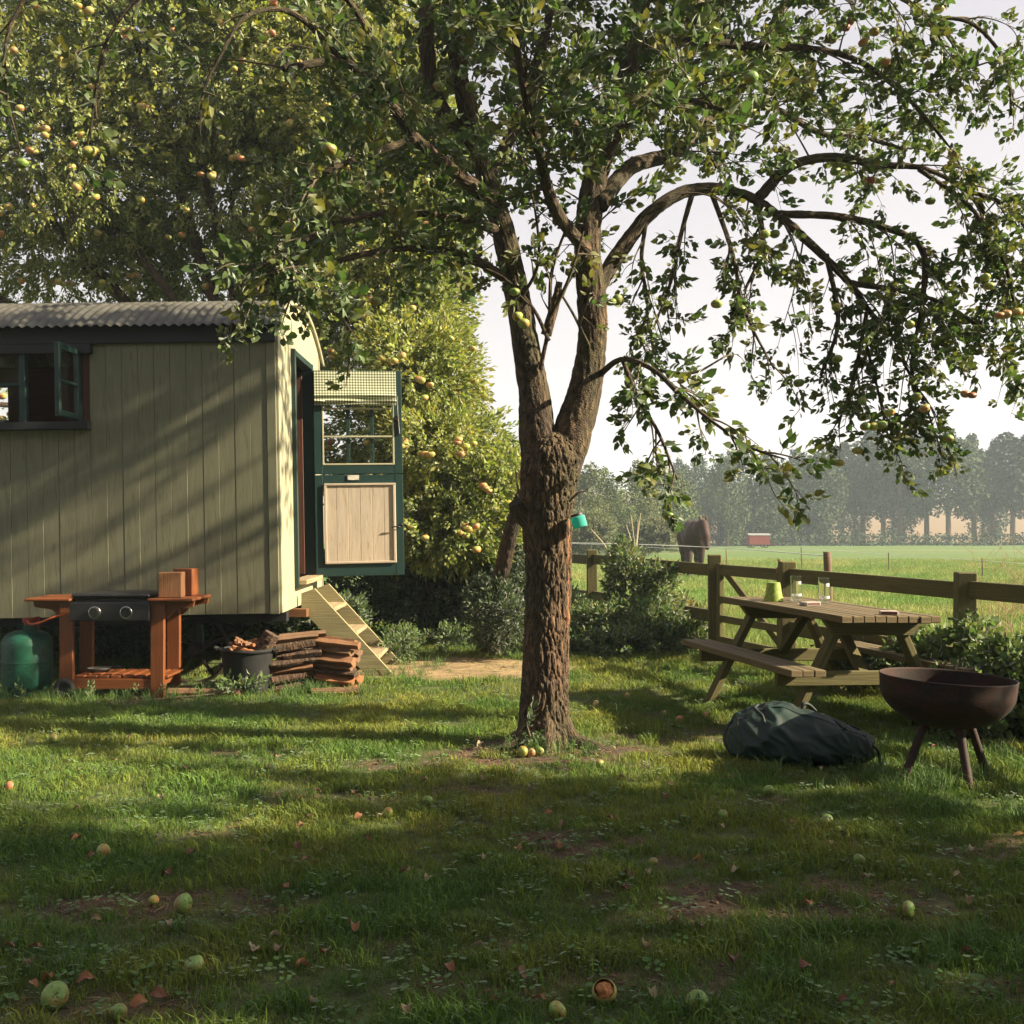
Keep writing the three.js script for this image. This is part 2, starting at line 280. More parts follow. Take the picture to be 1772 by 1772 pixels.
{
  const rng = rngOf(11), kinds = [0, 1, 2].map(() => tuft(rng, 12, 0.034, 0.020, 0.054, 0.0017, 0.7)), lists = [[], [], []];
  const lawn = thing('lawn_grass', 'short green lawn grass with worn gaps round the apple tree', 'grass', V(0, 0, 0)); lawn.userData.kind = 'stuff';
  const put = (z0, z1, dens) => {
    const area = (z1 - z0) * 2 * (0.5 * z1 + 1.1), n = Math.round(area * dens);
    for (let i = 0; i < n; i++) {
      const d = lerp(z0, z1, rng()), hw = 0.5 * z1 + 1.1, x = (rng() * 2 - 1) * hw, z = -d;
      if (Math.abs(x) > 0.5 * d + 1.1 || x > fenceX(z) + 0.25) continue;
      const w = Math.max(wornAt(x, z), pathAt(x, z)); if (rng() < w * 0.94) continue;
      if (x < -1.9 && z < -8.3) { if (rng() < 0.75) continue; }
      const n1 = fbm(x * 1.3, 3, z * 1.3), clump = fbm(x * 3.2, 6, z * 3.2), s = (0.75 + 0.55 * rng()) * (1 + 1.5 * clump) * (1 - 0.45 * w) * (d > 8.5 ? 1.2 : 1), tone = clamp(0.36 + 1.5 * n1 + 0.5 * (rng() - 0.5));
      const c = rgb(lerp(0.075, 0.225, tone), lerp(0.160, 0.230, tone), lerp(0.010, 0.022, tone)).multiplyScalar(0.9 + 0.35 * rng());
      lists[i % 3].push([mtx(V(x, groundY(x, z) - 0.003, z), quat((rng() - 0.5) * 0.4, rng() * 6.28, (rng() - 0.5) * 0.4), V(s, s, s)), c]);
    }
  };
  put(2.4, 5, 1750); put(5, 8, 1050); put(8, 14.5, 520);
  lists.forEach((l, i) => instanced('grass', kinds[i], M.grass, l, lawn));
  // longer blades left standing by the mower at the foot of things, and rough clumps
  const rough = tuft(rng, 16, 0.05, 0.07, 0.17, 0.0022, 0.8), rl = [];
  const feet = [[-1.35, -8.35, 0.25, 26], [-1.9, -8.2, 0.3, 14], [-2.7, -8.0, 0.5, 34], [-3.5, -8.0, 0.4, 30], [2.19, -5.5, 0.5, 60], [1.6, -5.6, 0.6, 46], [2.3, -6.2, 0.6, 40], [0.2, -6.25, 0.28, 26], [-1.0, -9.3, 0.3, 16], [1.2, -7.4, 0.5, 20], [2.6, -5.0, 0.6, 30], [-1.1, -9.9, 0.5, 30], [0.75, -2.9, 0.4, 12], [-1.4, -3.3, 0.4, 12], [1.4, -3.5, 0.6, 16], [0.9, -3.4, 0.4, 10]];
  for (const [cx, cz, r, n] of feet) for (let i = 0; i < n; i++) { const x = cx + (rng() - 0.5) * 2 * r, z = cz + (rng() - 0.5) * r, s = 0.4 + 0.55 * rng(); rl.push([mtx(V(x, groundY(x, z), z), quat(0, rng() * 6.28, 0), s), rgb(0.075, 0.145, 0.026).multiplyScalar(0.8 + 0.6 * rng())]); }
  instanced('rough_grass', rough, M.grass, rl, lawn);

  // crumbs of earth, bark and dry stalk on the worn patches
  const bit = new THREE.IcosahedronGeometry(1, 0), bl = [], straw = new THREE.BoxGeometry(1, 0.03, 0.035), sl = [];
  for (let i = 0; i < 26000; i++) { const d = 2.5 + 5.5 * rng(), x = (rng() * 2 - 1) * (0.5 * d + 0.6), z = -d, w = wornAt(x, z); if (rng() > w) continue; const s = 0.003 + 0.006 * rng() * rng(); bl.push([mtx(V(x, groundY(x, z) + s * 0.3, z), quat(rng() * 6, rng() * 6, 0), V(s * (1 + rng()), s * 0.8, s)), rgb(0.13, 0.075, 0.042).multiplyScalar(0.6 + 0.9 * rng())]); if (rng() < 0.35) sl.push([mtx(V(x, groundY(x, z) + 0.006, z), quat((rng() - 0.5) * 0.5, rng() * 6, (rng() - 0.5) * 0.5), 0.02 + 0.05 * rng()), rgb(0.20, 0.14, 0.075).multiplyScalar(0.5 + 0.8 * rng())]); }
  const crumbMat = std(rgb(1, 1, 1), 1); instanced('soil_crumbs', bit, crumbMat, bl, lawn); instanced('dry_stalk_bits', straw, crumbMat, sl, lawn);

  // clover and small broad-leaved weeds among the blades
  const clover = (() => { const l = []; for (let i = 0; i < 5; i++) { const a = i * 1.257 + rng() * 0.6, g = new THREE.CircleGeometry(0.0055 + 0.003 * rng(), 6); g.rotateX(-Math.PI / 2 + (rng() - 0.5) * 0.7); g.translate(Math.cos(a) * 0.016, 0.016 + 0.014 * rng(), Math.sin(a) * 0.016); tinted(g, rgb(1, 1, 1).multiplyScalar(0.75 + 0.5 * rng())); l.push(g); } return join(l); })(), cl = [];
  for (let i = 0; i < 5200; i++) { const d = 2.5 + 8 * Math.pow(rng(), 1.2), x = (rng() * 2 - 1) * (0.5 * d + 0.8), z = -d; if (x > fenceX(z) || (x < -1.7 && z < -8) || fbm(x * 2.6 + 3, 2, z * 2.6) < 0.30 * (rng() - 0.5) || pathAt(x, z) > 0.3) continue; cl.push([mtx(V(x, groundY(x, z), z), quat((rng() - 0.5) * 0.6, rng() * 6, (rng() - 0.5) * 0.6), 0.7 + 0.8 * rng()), rgb(0.060, 0.130, 0.016).multiplyScalar(0.8 + 0.7 * rng())]); }
  instanced('clover', clover, M.grass, cl, lawn);

  const tall = tuft(rng, 14, 0.10, 0.22, 0.52, 0.0024, 0.8), low = tuft(rng, 14, 0.11, 0.06, 0.16, 0.0035, 0.9), fl = [], ll = [];
  const field = thing('pasture_grass', 'sunlit pasture grass with pale dry seed stalks beyond the fence', 'grass'); field.userData.kind = 'stuff';
  for (let i = 0; i < 40000; i++) {
    const d = 5.5 + 42 * Math.pow(rng(), 1.5), x = lerp(-0.06 * d - 0.5, 0.52 * d + 1.5, rng()), z = -d, off = x - fenceX(z); if (off < 0.12) continue;
    const n1 = fbm(x * 0.6, 9, z * 0.6), dry = clamp(0.45 + 1.4 * n1 + 0.4 * (rng() - 0.5)), c = rgb(lerp(0.11, 0.36, dry), lerp(0.25, 0.35, dry), lerp(0.022, 0.10, dry));
    if (off < 3.4 + 2.5 * n1 && rng() < 0.6) fl.push([mtx(V(x, groundY(x, z), z), quat((rng() - 0.5) * 0.3, rng() * 6.28, (rng() - 0.5) * 0.3), (0.45 + 0.5 * rng())), c]);
    else ll.push([mtx(V(x, groundY(x, z), z), quat(0, rng() * 6.28, 0), (0.7 + 0.6 * rng()) * (1 + d * 0.012)), c]);
  }
  instanced('dry_stalks', tall, M.grass, fl, field); instanced('short_grass', low, M.grass, ll, field);
}
// ------------------------------------------------------------------ shepherd's hut (origin: ground below its near door-side corner)
const hut = thing('shepherd_hut', 'olive boarded shepherd hut on iron wheels with curved corrugated roof and open door', 'hut', V(-1.83, 0, -8.7));
hut.rotation.set(0, 0.02, 0.017, 'YXZ');
const HL = 4.3, HW = 2.15, Y0 = 0.585, Y1 = 2.86, RISE = 0.36, HALF = HW / 2 + 0.11, RR = (HALF * HALF + RISE * RISE) / (2 * RISE);
const arch = z => 2.86 + Math.sqrt(RR * RR - z * z) - (RR - RISE);        // z measured from the ridge
{
  const rng = rngOf(5);
  const board = (w, h, v) => cbox(w, +h.toFixed(3), 0.022, 0.0020, v);
  const win = { x0: -2.75, x1: -1.53, y0: 2.09, y1: 2.72 };
  const side = new THREE.Group(); side.name = 'side_wall'; hut.add(side);
  const bw = 0.126;
  for (let i = 0, x = -0.075; x > -HL; i++, x -= bw) {
    const v = i % 5, z = (rng() - 0.5) * 0.003, xc = x - bw / 2, put = (a, b) => mesh('board', board(bw - 0.0016, b - a, v), M.sageShaded, side, V(xc, (a + b) / 2, z));
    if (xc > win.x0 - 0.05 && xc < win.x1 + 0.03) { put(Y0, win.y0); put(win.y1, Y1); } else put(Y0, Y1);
  }
  mesh('corner_board', cbox(0.075, Y1 - Y0 + 0.012, 0.03, 0.004), M.sageShaded, side, V(-0.036, (Y0 + Y1) / 2, 0.004));
  const core = new THREE.Group(); core.name = 'inner_wall'; hut.add(core);
  const lin = (x0, x1, y0, y1) => mesh('lining', metreUV(new THREE.BoxGeometry(x1 - x0, y1 - y0, 0.03)), M.redWood, core, V((x0 + x1) / 2, (y0 + y1) / 2, -0.029));
  lin(win.x1, -0.02, Y0, Y1); lin(-HL, win.x0, Y0, Y1); lin(win.x0, win.x1, Y0, win.y0); lin(win.x0, win.x1, win.y1, Y1);
  // back wall with a window of its own
  const bz = -HW + 0.02, bwn = { x0: -3.75, x1: -3.02, y0: 2.36, y1: 2.68 }, back = new THREE.Group(); back.name = 'rear_wall'; hut.add(back);
  const bk = (x0, x1, y0, y1) => mesh('panel', metreUV(new THREE.BoxGeometry(x1 - x0, y1 - y0, 0.04)), M.redWood, back, V((x0 + x1) / 2, (y0 + y1) / 2, bz));
  bk(bwn.x1, -0.02, Y0, Y1); bk(-HL, bwn.x0, Y0, Y1); bk(bwn.x0, bwn.x1, Y0, bwn.y0); bk(bwn.x0, bwn.x1, bwn.y1, Y1);
  mesh('pane', new THREE.PlaneGeometry(bwn.x1 - bwn.x0, bwn.y1 - bwn.y0), M.glass, back, V((bwn.x0 + bwn.x1) / 2, (bwn.y0 + bwn.y1) / 2, bz));
  mesh('glazing_bar', cbox(0.025, bwn.y1 - bwn.y0, 0.03), M.darkGreen, back, V(-3.2, (bwn.y0 + bwn.y1) / 2, bz));
  mesh('floor', metreUV(new THREE.BoxGeometry(HL - 0.02, 0.06, HW - 0.06)), M.redWood, hut, V(-HL / 2, Y0 + 0.06, -HW / 2));
  mesh('far_end_wall', metreUV(new THREE.BoxGeometry(0.04, Y1 - Y0 + 0.3, HW - 0.06)), M.redWood, hut, V(-HL + 0.02, (Y0 + Y1) / 2 + 0.15, -HW / 2));
  mesh('chassis_beam', cbox(HL, 0.09, 0.08, 0.005), M.blackBoard, hut, V(-HL / 2, Y0 - 0.052, -0.35));
  mesh('chassis_beam', cbox(HL, 0.09, 0.08, 0.005), M.blackBoard, hut, V(-HL / 2, Y0 - 0.052, -HW + 0.35));
  // dark eaves board, deeper over the window
  mesh('eaves_board', cbox(HL + 0.02, 0.15, 0.03, 0.004), M.blackBoard, hut, V(-HL / 2, Y1 - 0.052, 0.035));
  mesh('window_head_board', cbox(1.42, 0.075, 0.05, 0.004), M.blackBoard, hut, V(-2.14, 2.695, 0.04));
  mesh('eaves_board', cbox(HL, 0.13, 0.03, 0.004), M.blackBoard, hut, V(-HL / 2, Y1 - 0.05, -HW - 0.02));
  // window: frame, sill, mullion, fixed pane, casement swung wide open
  const w = new THREE.Group(); w.name = 'window'; hut.add(w);
  const H = win.y1 - win.y0, cy = (win.y0 + win.y1) / 2, cx = (win.x0 + win.x1) / 2;
  mesh('frame', cbox(0.05, H, 0.09), M.darkGreen, w, V(win.x1 - 0.02, cy, 0)); mesh('frame', cbox(0.05, H, 0.09), M.darkGreen, w, V(win.x0 + 0.02, cy, 0));
  mesh('sill', cbox(1.34, 0.06, 0.14), M.blackBoard, w, V(cx + 0.02, win.y0 + 0.0, 0.045));
  mesh('mullion', cbox(0.05, H - 0.06, 0.07), M.darkGreen, w, V(-1.98, cy, 0));
  mesh('glazing_bar', cbox(0.68, 0.025, 0.03), M.darkGreen, w, V(-2.35, cy + 0.02, 0));
  mesh('pane', new THREE.PlaneGeometry(0.7, H - 0.06), M.glass, w, V(-2.35, cy, 0));
  const cz = 0.235, ch = H - 0.07; // the casement stands square to the wall, hinged at the right
  for (const y of [cy - ch / 2 + 0.03, cy, cy + ch / 2 - 0.02]) mesh('casement_rail', cbox(0.034, y === cy ? 0.022 : 0.045, 0.40), M.darkGreen, w, V(-1.545, y, cz));
  for (const z of [0.05, 0.43]) mesh('casement_stile', cbox(0.038, ch, 0.04), M.darkGreen, w, V(-1.545, cy, z));
  mesh('casement_pane', new THREE.PlaneGeometry(0.38, ch - 0.05), M.glass, w, V(-1.545, cy, 0.24), [0, Math.PI / 2, 0]);
  // end wall with doorway: boards left and right of it, gable above
  const end = new THREE.Group(); end.name = 'end_wall'; hut.add(end);
  const door = { z0: -0.56, z1: -1.50, y0: 0.80, y1: 2.72 };
  const ew = 0.118; for (let i = 0, z = -0.004; z > -HW + 0.02; i++, z -= ew) {
    const zc = Math.max(z - ew / 2, -HW + ew / 2), top = arch(zc + HW / 2) - 0.01, e = (a, b) => mesh('board', cbox(0.022, +(b - a).toFixed(3), ew - 0.0025, 0.004, i % 4), M.cream, end, V(0.012, (a + b) / 2, zc));
    if (zc < door.z0 && zc > door.z1) { e(Y0, door.y0 - 0.02); e(door.y1 + 0.02, top); } else e(Y0, top);
  }
  const inn = (z0, z1, y0, y1) => mesh('lining', metreUV(new THREE.BoxGeometry(0.02, y1 - y0, z0 - z1)), M.redWood, end, V(-0.012, (y0 + y1) / 2, (z0 + z1) / 2));
  inn(-0.02, door.z0, Y0, Y1); inn(door.z1, -HW + 0.02, Y0, Y1); inn(door.z0, door.z1, door.y1, Y1 + 0.2);
  mesh('door_frame', cbox(0.10, door.y1 - door.y0 + 0.1, 0.05), M.darkGreen, end, V(0.01, (door.y0 + door.y1) / 2, door.z0 - 0.012));
  mesh('door_frame', cbox(0.10, door.y1 - door.y0 + 0.1, 0.05), M.darkGreen, end, V(0.01, (door.y0 + door.y1) / 2, door.z1 + 0.012));
  mesh('door_frame', cbox(0.098, 0.05, door.z0 - door.z1 - 0.08), M.darkGreen, end, V(0.01, door.y1 + 0.02, (door.z0 + door.z1) / 2));
  mesh('door_sill', cbox(0.15, 0.04, door.z0 - door.z1), M.rawWood, end, V(0.05, door.y0 - 0.002, (door.z0 + door.z1) / 2));
  mesh('inner_jamb', cbox(0.12, door.y1 - door.y0 - 0.05, 0.03), M.redWood, end, V(-0.10, (door.y0 + door.y1) / 2, door.z1 + 0.03));
  // curved end trim of the roof
  const trim = []; for (let i = 0; i <= 16; i++) { const z = lerp(-HALF + 0.02, HALF - 0.02, i / 16); trim.push([0.035, arch(z) - 0.008, z - HW / 2, 0.022]); }
  mesh('barge_trim', tube(trim, 6, 40), M.cream, end);
  // corrugated roof sheet
  const nx = 58 * 8, nz = 26, pos = [], uv = [], idx = [];
  for (const s of [0, -0.003]) for (let i = 0; i <= nx; i++) for (let j = 0; j <= nz; j++) {
    const x = lerp(-HL - 0.06, 0.06, i / nx), z = lerp(-HALF - 0.03, HALF + 0.03, j / nz), zz = clamp(z, -HALF, HALF), y = arch(zz) + 0.014 + s + 0.0095 * Math.cos(x / 0.0755 * 6.283) + (Math.abs(z) > HALF ? -0.03 * 0.55 : 0) + 0.004 * n3(x * 2, 0, z * 2);
    pos.push(x, y, z - HW / 2); uv.push(x, z);
  }
  const w1 = nz + 1, lay = (nx + 1) * w1; for (const o of [0, lay]) for (let i = 0; i < nx; i++) for (let j = 0; j < nz; j++) { const a = o + i * w1 + j; idx.push(a, a + 1, a + w1, a + 1, a + w1 + 1, a + w1); }
  const rg = new THREE.BufferGeometry(); rg.setAttribute('position', new THREE.Float32BufferAttribute(pos, 3)); rg.setAttribute('uv', new THREE.Float32BufferAttribute(uv, 2)); rg.setIndex(idx); rg.computeVertexNormals();
  mesh('corrugated_roof', rg, M.tin, hut);
  // stable door, swung square to the end wall, inner face to the garden
  const hz = door.z1 + 0.02, DW = 0.815, DY0 = 0.80, DY1 = 2.71, MID = 1.745, dx = 0.06;
  const leaf = (name, y0, y1) => { const g = new THREE.Group(); g.name = name; g.position.set(dx, 0, hz + 0.02); g.rotation.y = 0.16; hut.add(g); return { g, y0, y1 }; };
  const parts = (L, open) => {
    const { g, y0, y1 } = L, h = y1 - y0, T = 0.042;
    for (const x of [0.0375, DW - 0.0375]) mesh('stile', cbox(0.075, h, T), M.darkGreen, g, V(x, (y0 + y1) / 2, 0));
    for (const [y, hh] of open) mesh('rail', cbox(DW - 0.15, hh, T - 0.004), M.darkGreen, g, V(DW / 2, y, 0));
  };
  const up = leaf('upper_door', MID + 0.004, DY1), lo = leaf('lower_door', DY0, MID - 0.004);
  parts(up, [[MID + 0.045, 0.082], [DY1 - 0.04, 0.08]]); parts(lo, [[MID - 0.045, 0.082], [DY0 + 0.06, 0.12]]);
  // glazing with beading and bars
  const gx0 = 0.075, gx1 = DW - 0.075, gy0 = MID + 0.086, gy1 = DY1 - 0.08;
  mesh('pane', new THREE.PlaneGeometry(gx1 - gx0, gy1 - gy0), M.glass, up.g, V(DW / 2, (gy0 + gy1) / 2, -0.004));
  for (const y of [gy0 + 0.008, gy0 + 0.265, gy0 + 0.525]) mesh('bead', cbox(gx1 - gx0 - 0.02, 0.016, 0.02, 0.003), M.cream, up.g, V(DW / 2, y, 0.014));
  for (const x of [gx0 + 0.008, gx1 - 0.008]) mesh('bead', cbox(0.016, gy1 - gy0, 0.02, 0.003), M.cream, up.g, V(x, (gy0 + gy1) / 2, 0.0145));
  for (const x of [0.315, 0.535]) mesh('glazing_bar', cbox(0.034, gy1 - gy0, 0.018, 0.003), M.darkGreen, up.g, V(x, (gy0 + gy1) / 2, -0.018));
  // gingham roman blind, folded up
  const ging = tex(256, 256, (u, v) => { const a = (u * 16) % 1 < 0.5, b = (v * 16) % 1 < 0.5, n = 0.05 * loop(u, v, 90, 90, 3); return a && b ? [0.30 + n, 0.35 + n, 0.22] : a || b ? [0.66 + n, 0.68 + n, 0.55] : [0.93 + n, 0.92 + n, 0.84]; });
  const gr = rep(ging, 2.45, 2.45), bp = [], bu = [], bi = [], NX = 40, prof = [[2.705, 0.030], [2.62, 0.034], [2.53, 0.040], [2.475, 0.050], [2.462, 0.062], [2.48, 0.066], [2.455, 0.046], [2.43, 0.058], [2.415, 0.066], [2.432, 0.060], [2.405, 0.044], [2.392, 0.058], [2.386, 0.044]];
  let run = 0; prof.forEach(([y, z], j) => { if (j) run += Math.hypot(y - prof[j - 1][0], z - prof[j - 1][1]); for (let i = 0; i <= NX; i++) { const x = 0.012 + 0.752 * i / NX, sag = 0.012 * n3(x * 3.2, j * 0.5, 2) + (j > 2 ? 0.010 * Math.sin(x * 7 + j) * (j / 12) : 0); bp.push(x, y + (j > 2 ? 0.4 * sag : 0), z + sag * (j ? 1 : 0)); bu.push(x, run); } });
  for (let j = 0; j < prof.length - 1; j++) for (let i = 0; i < NX; i++) { const a = j * (NX + 1) + i; bi.push(a, a + NX + 1, a + 1, a + 1, a + NX + 1, a + NX + 2); }
  const bg = new THREE.BufferGeometry(); bg.setAttribute('position', new THREE.Float32BufferAttribute(bp, 3)); bg.setAttribute('uv', new THREE.Float32BufferAttribute(bu, 2)); bg.setIndex(bi); bg.computeVertexNormals();
  const blind = mesh('gingham_blind', bg, new THREE.MeshPhysicalMaterial({ map: gr, roughness: 1, transmission: 0.25, thickness: 0, side: THREE.DoubleSide }), up.g); blind.userData.label = 'green and white gingham roman blind';
  mesh('blind_cord', tube([[0.775, 2.47, 0.04, 0.002], [0.778, 2.3, 0.04, 0.002], [0.790, 2.12, 0.045, 0.002]], 5), M.whitePaint, up.g);
  mesh('latch', join([placed(cbox(0.05, 0.02, 0.02), V(0.755, 2.26, 0.03)), placed(cbox(0.018, 0.17, 0.016), V(0.785, 2.2, 0.03), [0, 0, 0.05]), placed(cbox(0.03, 0.05, 0.02), V(0.78, 2.27, 0.03))]), M.black, up.g);
  // pale tongue-and-groove panel in the lower leaf
  const p0 = 0.085, p1 = DW - 0.07, q0 = DY0 + 0.115, q1 = MID - 0.085, nb = 6, pw = (p1 - p0) / nb;
  for (let i = 0; i < nb; i++) mesh('panel_board', cbox(+(pw - 0.0012).toFixed(4), +(q1 - q0).toFixed(3), 0.012, 0.0025, i), M.tanPanel, lo.g, V(p0 + pw * (i + 0.5), (q0 + q1) / 2, 0.022 + (i % 2) * 0.0006));
  for (const y of [q0 + 0.012, q1 - 0.008]) mesh('bead', cbox(p1 - p0, 0.02, 0.016, 0.003), M.tanPanel, lo.g, V((p0 + p1) / 2, y, 0.035));
  for (const x of [p0 + 0.01, p1 - 0.016]) mesh('bead', cbox(0.022, q1 - q0 - 0.036, 0.017, 0.003), M.tanPanel, lo.g, V(x, (q0 + q1) / 2, 0.035));
  mesh('paper_label', cbox(0.105, 0.045, 0.006, 0.001), M.whitePaint, lo.g, V(0.355, MID - 0.03, 0.026));
  mesh('handle', join([tube([[0.785, 1.245, 0.03, 0.006], [0.775, 1.25, 0.06, 0.006], [0.72, 1.252, 0.065, 0.007], [0.70, 1.245, 0.062, 0.007]], 6), placed(new THREE.SphereGeometry(0.014, 8, 6), V(0.795, 1.27, 0.026))]), M.black, lo.g);
  // iron wheels and axle mounts
  const rim = new THREE.TorusGeometry(0.27, 0.017, 6, 40), hubG = new THREE.CylinderGeometry(0.045, 0.05, 0.14, 12).rotateX(Math.PI / 2);
  for (const [x, z] of [[-0.74, -0.24], [-0.74, -1.93], [-3.5, -0.24], [-3.5, -1.93]]) {
    const wh = new THREE.Group(); wh.name = 'wheel'; wh.position.set(x, 0.285, z); wh.rotation.z = 0.3; hut.add(wh);
    mesh('rim', placed(rim, V(0, 0, 0), [0, 0, 0], V(1, 1, 2.4)), M.iron, wh); mesh('hub', hubG, M.iron, wh);
    for (let k = 0; k < 5; k++) { const s = mesh('spoke', cbox(0.24, 0.026, 0.016, 0.003), M.iron, wh, V(Math.cos(k * 1.2566) * 0.15, Math.sin(k * 1.2566) * 0.15, 0), [0, 0, k * 1.2566]); }
    mesh('axle_mount', cbox(0.075, 0.28, 0.06), x < -2 || z < -1 ? M.blackBoard : M.darkGreen, hut, V(x, 0.42, z + (z < -1 ? 0.12 : -0.12)));
  }
  for (const x of [-0.74, -3.5]) mesh('axle', placed(new THREE.CylinderGeometry(0.025, 0.025, 1.7, 8), V(x, 0.285, -1.085), [Math.PI / 2, 0, 0]), M.iron, hut);
}
// ------------------------------------------------------------------ wooden steps
{
  const st = thing('wooden_steps', 'weathered plank steps with two stringers leading up to the hut door', 'steps', V(-1.83, 0, -9.37));
  const stringer = (z) => {
    const s = new THREE.Shape([[0.02, 0.70], [0.13, 0.74], [0.79, 0.02], [0.70, -0.02], [0.60, -0.02], [0.02, 0.56]].map(p => new THREE.Vector2(...p)));
    const g = metreUV(new THREE.ExtrudeGeometry(s, { depth: 0.028, bevelEnabled: true, bevelSize: 0.003, bevelThickness: 0.003, bevelSegments: 1 }));
    return mesh('stringer', g, M.stepWood, st, V(0.02, 0, z));
  };
  stringer(0); stringer(-0.72);
  for (const [x, y, v] of [[0.17, 0.56, 0], [0.36, 0.355, 1], [0.55, 0.15, 2]]) mesh('tread', cbox(0.23, 0.035, 0.68, 0.004, v), M.treadWood, st, V(x + 0.03, y, -0.35));
  mesh('bearer', cbox(0.16, 0.07, 0.10), M.blockWood, st, V(0.02, 0.54, 0.07));
}
// ------------------------------------------------------------------ barbecue cart
{
  const L = -3.274, R = -2.605, zf = -8.08, zb = -8.46, c = thing('barbecue_cart', 'orange timber barbecue cart with black two-burner gas grill', 'barbecue', V(-2.94, groundY(-2.94, -8.2), -8.27));
  const A = (x, y, z) => V(x + 2.94, y, z + 8.27), x0 = L, x1 = R;
  for (const [x, z, v] of [[x0, zf, 0], [x1, zf, 1], [x0, zb, 2], [x1, zb, 3]]) { const lift = x === x0 ? 0.07 : 0; mesh('leg', cbox(0.10, 0.715 - lift, 0.045, 0.005, v), M.cartWood, c, A(x, 0.3575 + lift / 2, z)); }
  for (const [x, s] of [[x0, -1], [x1, 1]]) {
    for (let k = 0; k < 4; k++) mesh('shelf_slat', cbox(0.335, 0.022, 0.105, 0.006, k), M.cartWood, c, A(x + s * 0.115, 0.727, zf + 0.03 - k * 0.125));
    for (const z of [zf, zb]) { const sh = new THREE.Shape([[-0.04, 0.0], [0.26, 0.0], [0.25, -0.045], [0.12, -0.065], [0.06, -0.13], [-0.04, -0.13]].map(p => new THREE.Vector2(p[0] * s, p[1]))); mesh('bracket', metreUV(new THREE.ExtrudeGeometry(sh, { depth: 0.03, bevelEnabled: false })), M.cartWood, c, A(x, 0.713, z - 0.053)); }
  }
  mesh('front_rail', cbox(x1 - x0 - 0.1, 0.075, 0.024, 0.003), M.cartWood, c, A((x0 + x1) / 2, 0.105, zf + 0.002)); mesh('back_rail', cbox(x1 - x0 - 0.1, 0.075, 0.024, 0.003, 1), M.cartWood, c, A((x0 + x1) / 2, 0.105, zb));
  mesh('side_rail', cbox(0.024, 0.05, 0.33, 0.003), M.cartWood, c, A(x1, 0.105, (zf + zb) / 2)); mesh('side_rail', cbox(0.024, 0.05, 0.33, 0.003), M.cartWood, c, A(x0, 0.105, (zf + zb) / 2));
  for (let k = 0; k < 8; k++) mesh('bottom_slat', cbox(0.07, 0.018, 0.37, 0.003, k % 4), M.cartWood, c, A(x0 + 0.09 + k * 0.088, 0.156, (zf + zb) / 2));
  const g = new THREE.Group(); g.name = 'grill'; c.add(g);
  mesh('hotplate_box', cbox(0.565, 0.15, 0.42, 0.012), M.black, g, A((x0 + x1) / 2, 0.665, (zf + zb) / 2 + 0.0));
  mesh('front_panel', cbox(0.585, 0.135, 0.02, 0.006), M.black, g, A((x0 + x1) / 2, 0.64, zf + 0.055), [-0.06, 0, 0]);
  mesh('lid', cbox(0.58, 0.03, 0.45, 0.012), M.black, g, A((x0 + x1) / 2, 0.755, (zf + zb) / 2 + 0.01));
  for (const x of [-0.105, 0.125]) { mesh('knob', placed(new THREE.CylinderGeometry(0.034, 0.038, 0.03, 20), V(0, 0, 0), [Math.PI / 2, 0, 0]), M.black, g, A((x0 + x1) / 2 + x, 0.635, zf + 0.08)); mesh('knob_ring', new THREE.TorusGeometry(0.041, 0.0045, 6, 28), M.chrome, g, A((x0 + x1) / 2 + x, 0.635, zf + 0.074)); }
  for (const z of [zf + 0.05, zb - 0.05]) { const w = new THREE.Group(); w.name = 'wheel'; w.position.copy(A(x0 - 0.0, 0.078, z)); c.add(w); mesh('tyre', new THREE.TorusGeometry(0.055, 0.024, 8, 24), M.rubber, w); mesh('disc', placed(new THREE.CylinderGeometry(0.05, 0.05, 0.02, 20), V(0, 0, 0), [Math.PI / 2, 0, 0]), M.rubber, w); }
  // two wooden blocks on the right-hand shelf
  const gy = groundY(-2.94, -8.2) + 0.7395;
  const b1 = mesh('wood_block', cbox(0.165, 0.185, 0.16, 0.005, 1), M.blockWood, scene, V(-2.515, gy + 0.0925, -8.12)); b1.rotation.y = 0.12; tag(b1, 'dark sawn wood block standing at the front of the barbecue shelf', 'wood block');
  const b2 = mesh('wood_block', cbox(0.15, 0.205, 0.13, 0.005, 2), M.cartWood, scene, V(-2.47, gy + 0.1025, -8.32)); b2.rotation.y = -0.1; tag(b2, 'paler reddish wood block behind the dark one on the barbecue shelf', 'wood block');
  const tr = thing('drip_tray', 'small dark metal tray on the slats under the grill', 'tray', V(-3.12, groundY(-2.94, -8.2) + 0.1655, -8.3)); mesh('dish', new THREE.LatheGeometry([[0, 0], [0.07, 0], [0.085, 0.025], [0.09, 0.03], [0.08, 0.027], [0.066, 0.006], [0, 0.006]].map(p => new THREE.Vector2(...p)), 24), M.tin, tr); mesh('handle', tube([[0.088, 0.028, 0, 0.006], [0.13, 0.04, 0.02, 0.006], [0.17, 0.04, 0.03, 0.006]], 6), M.black, tr);
}
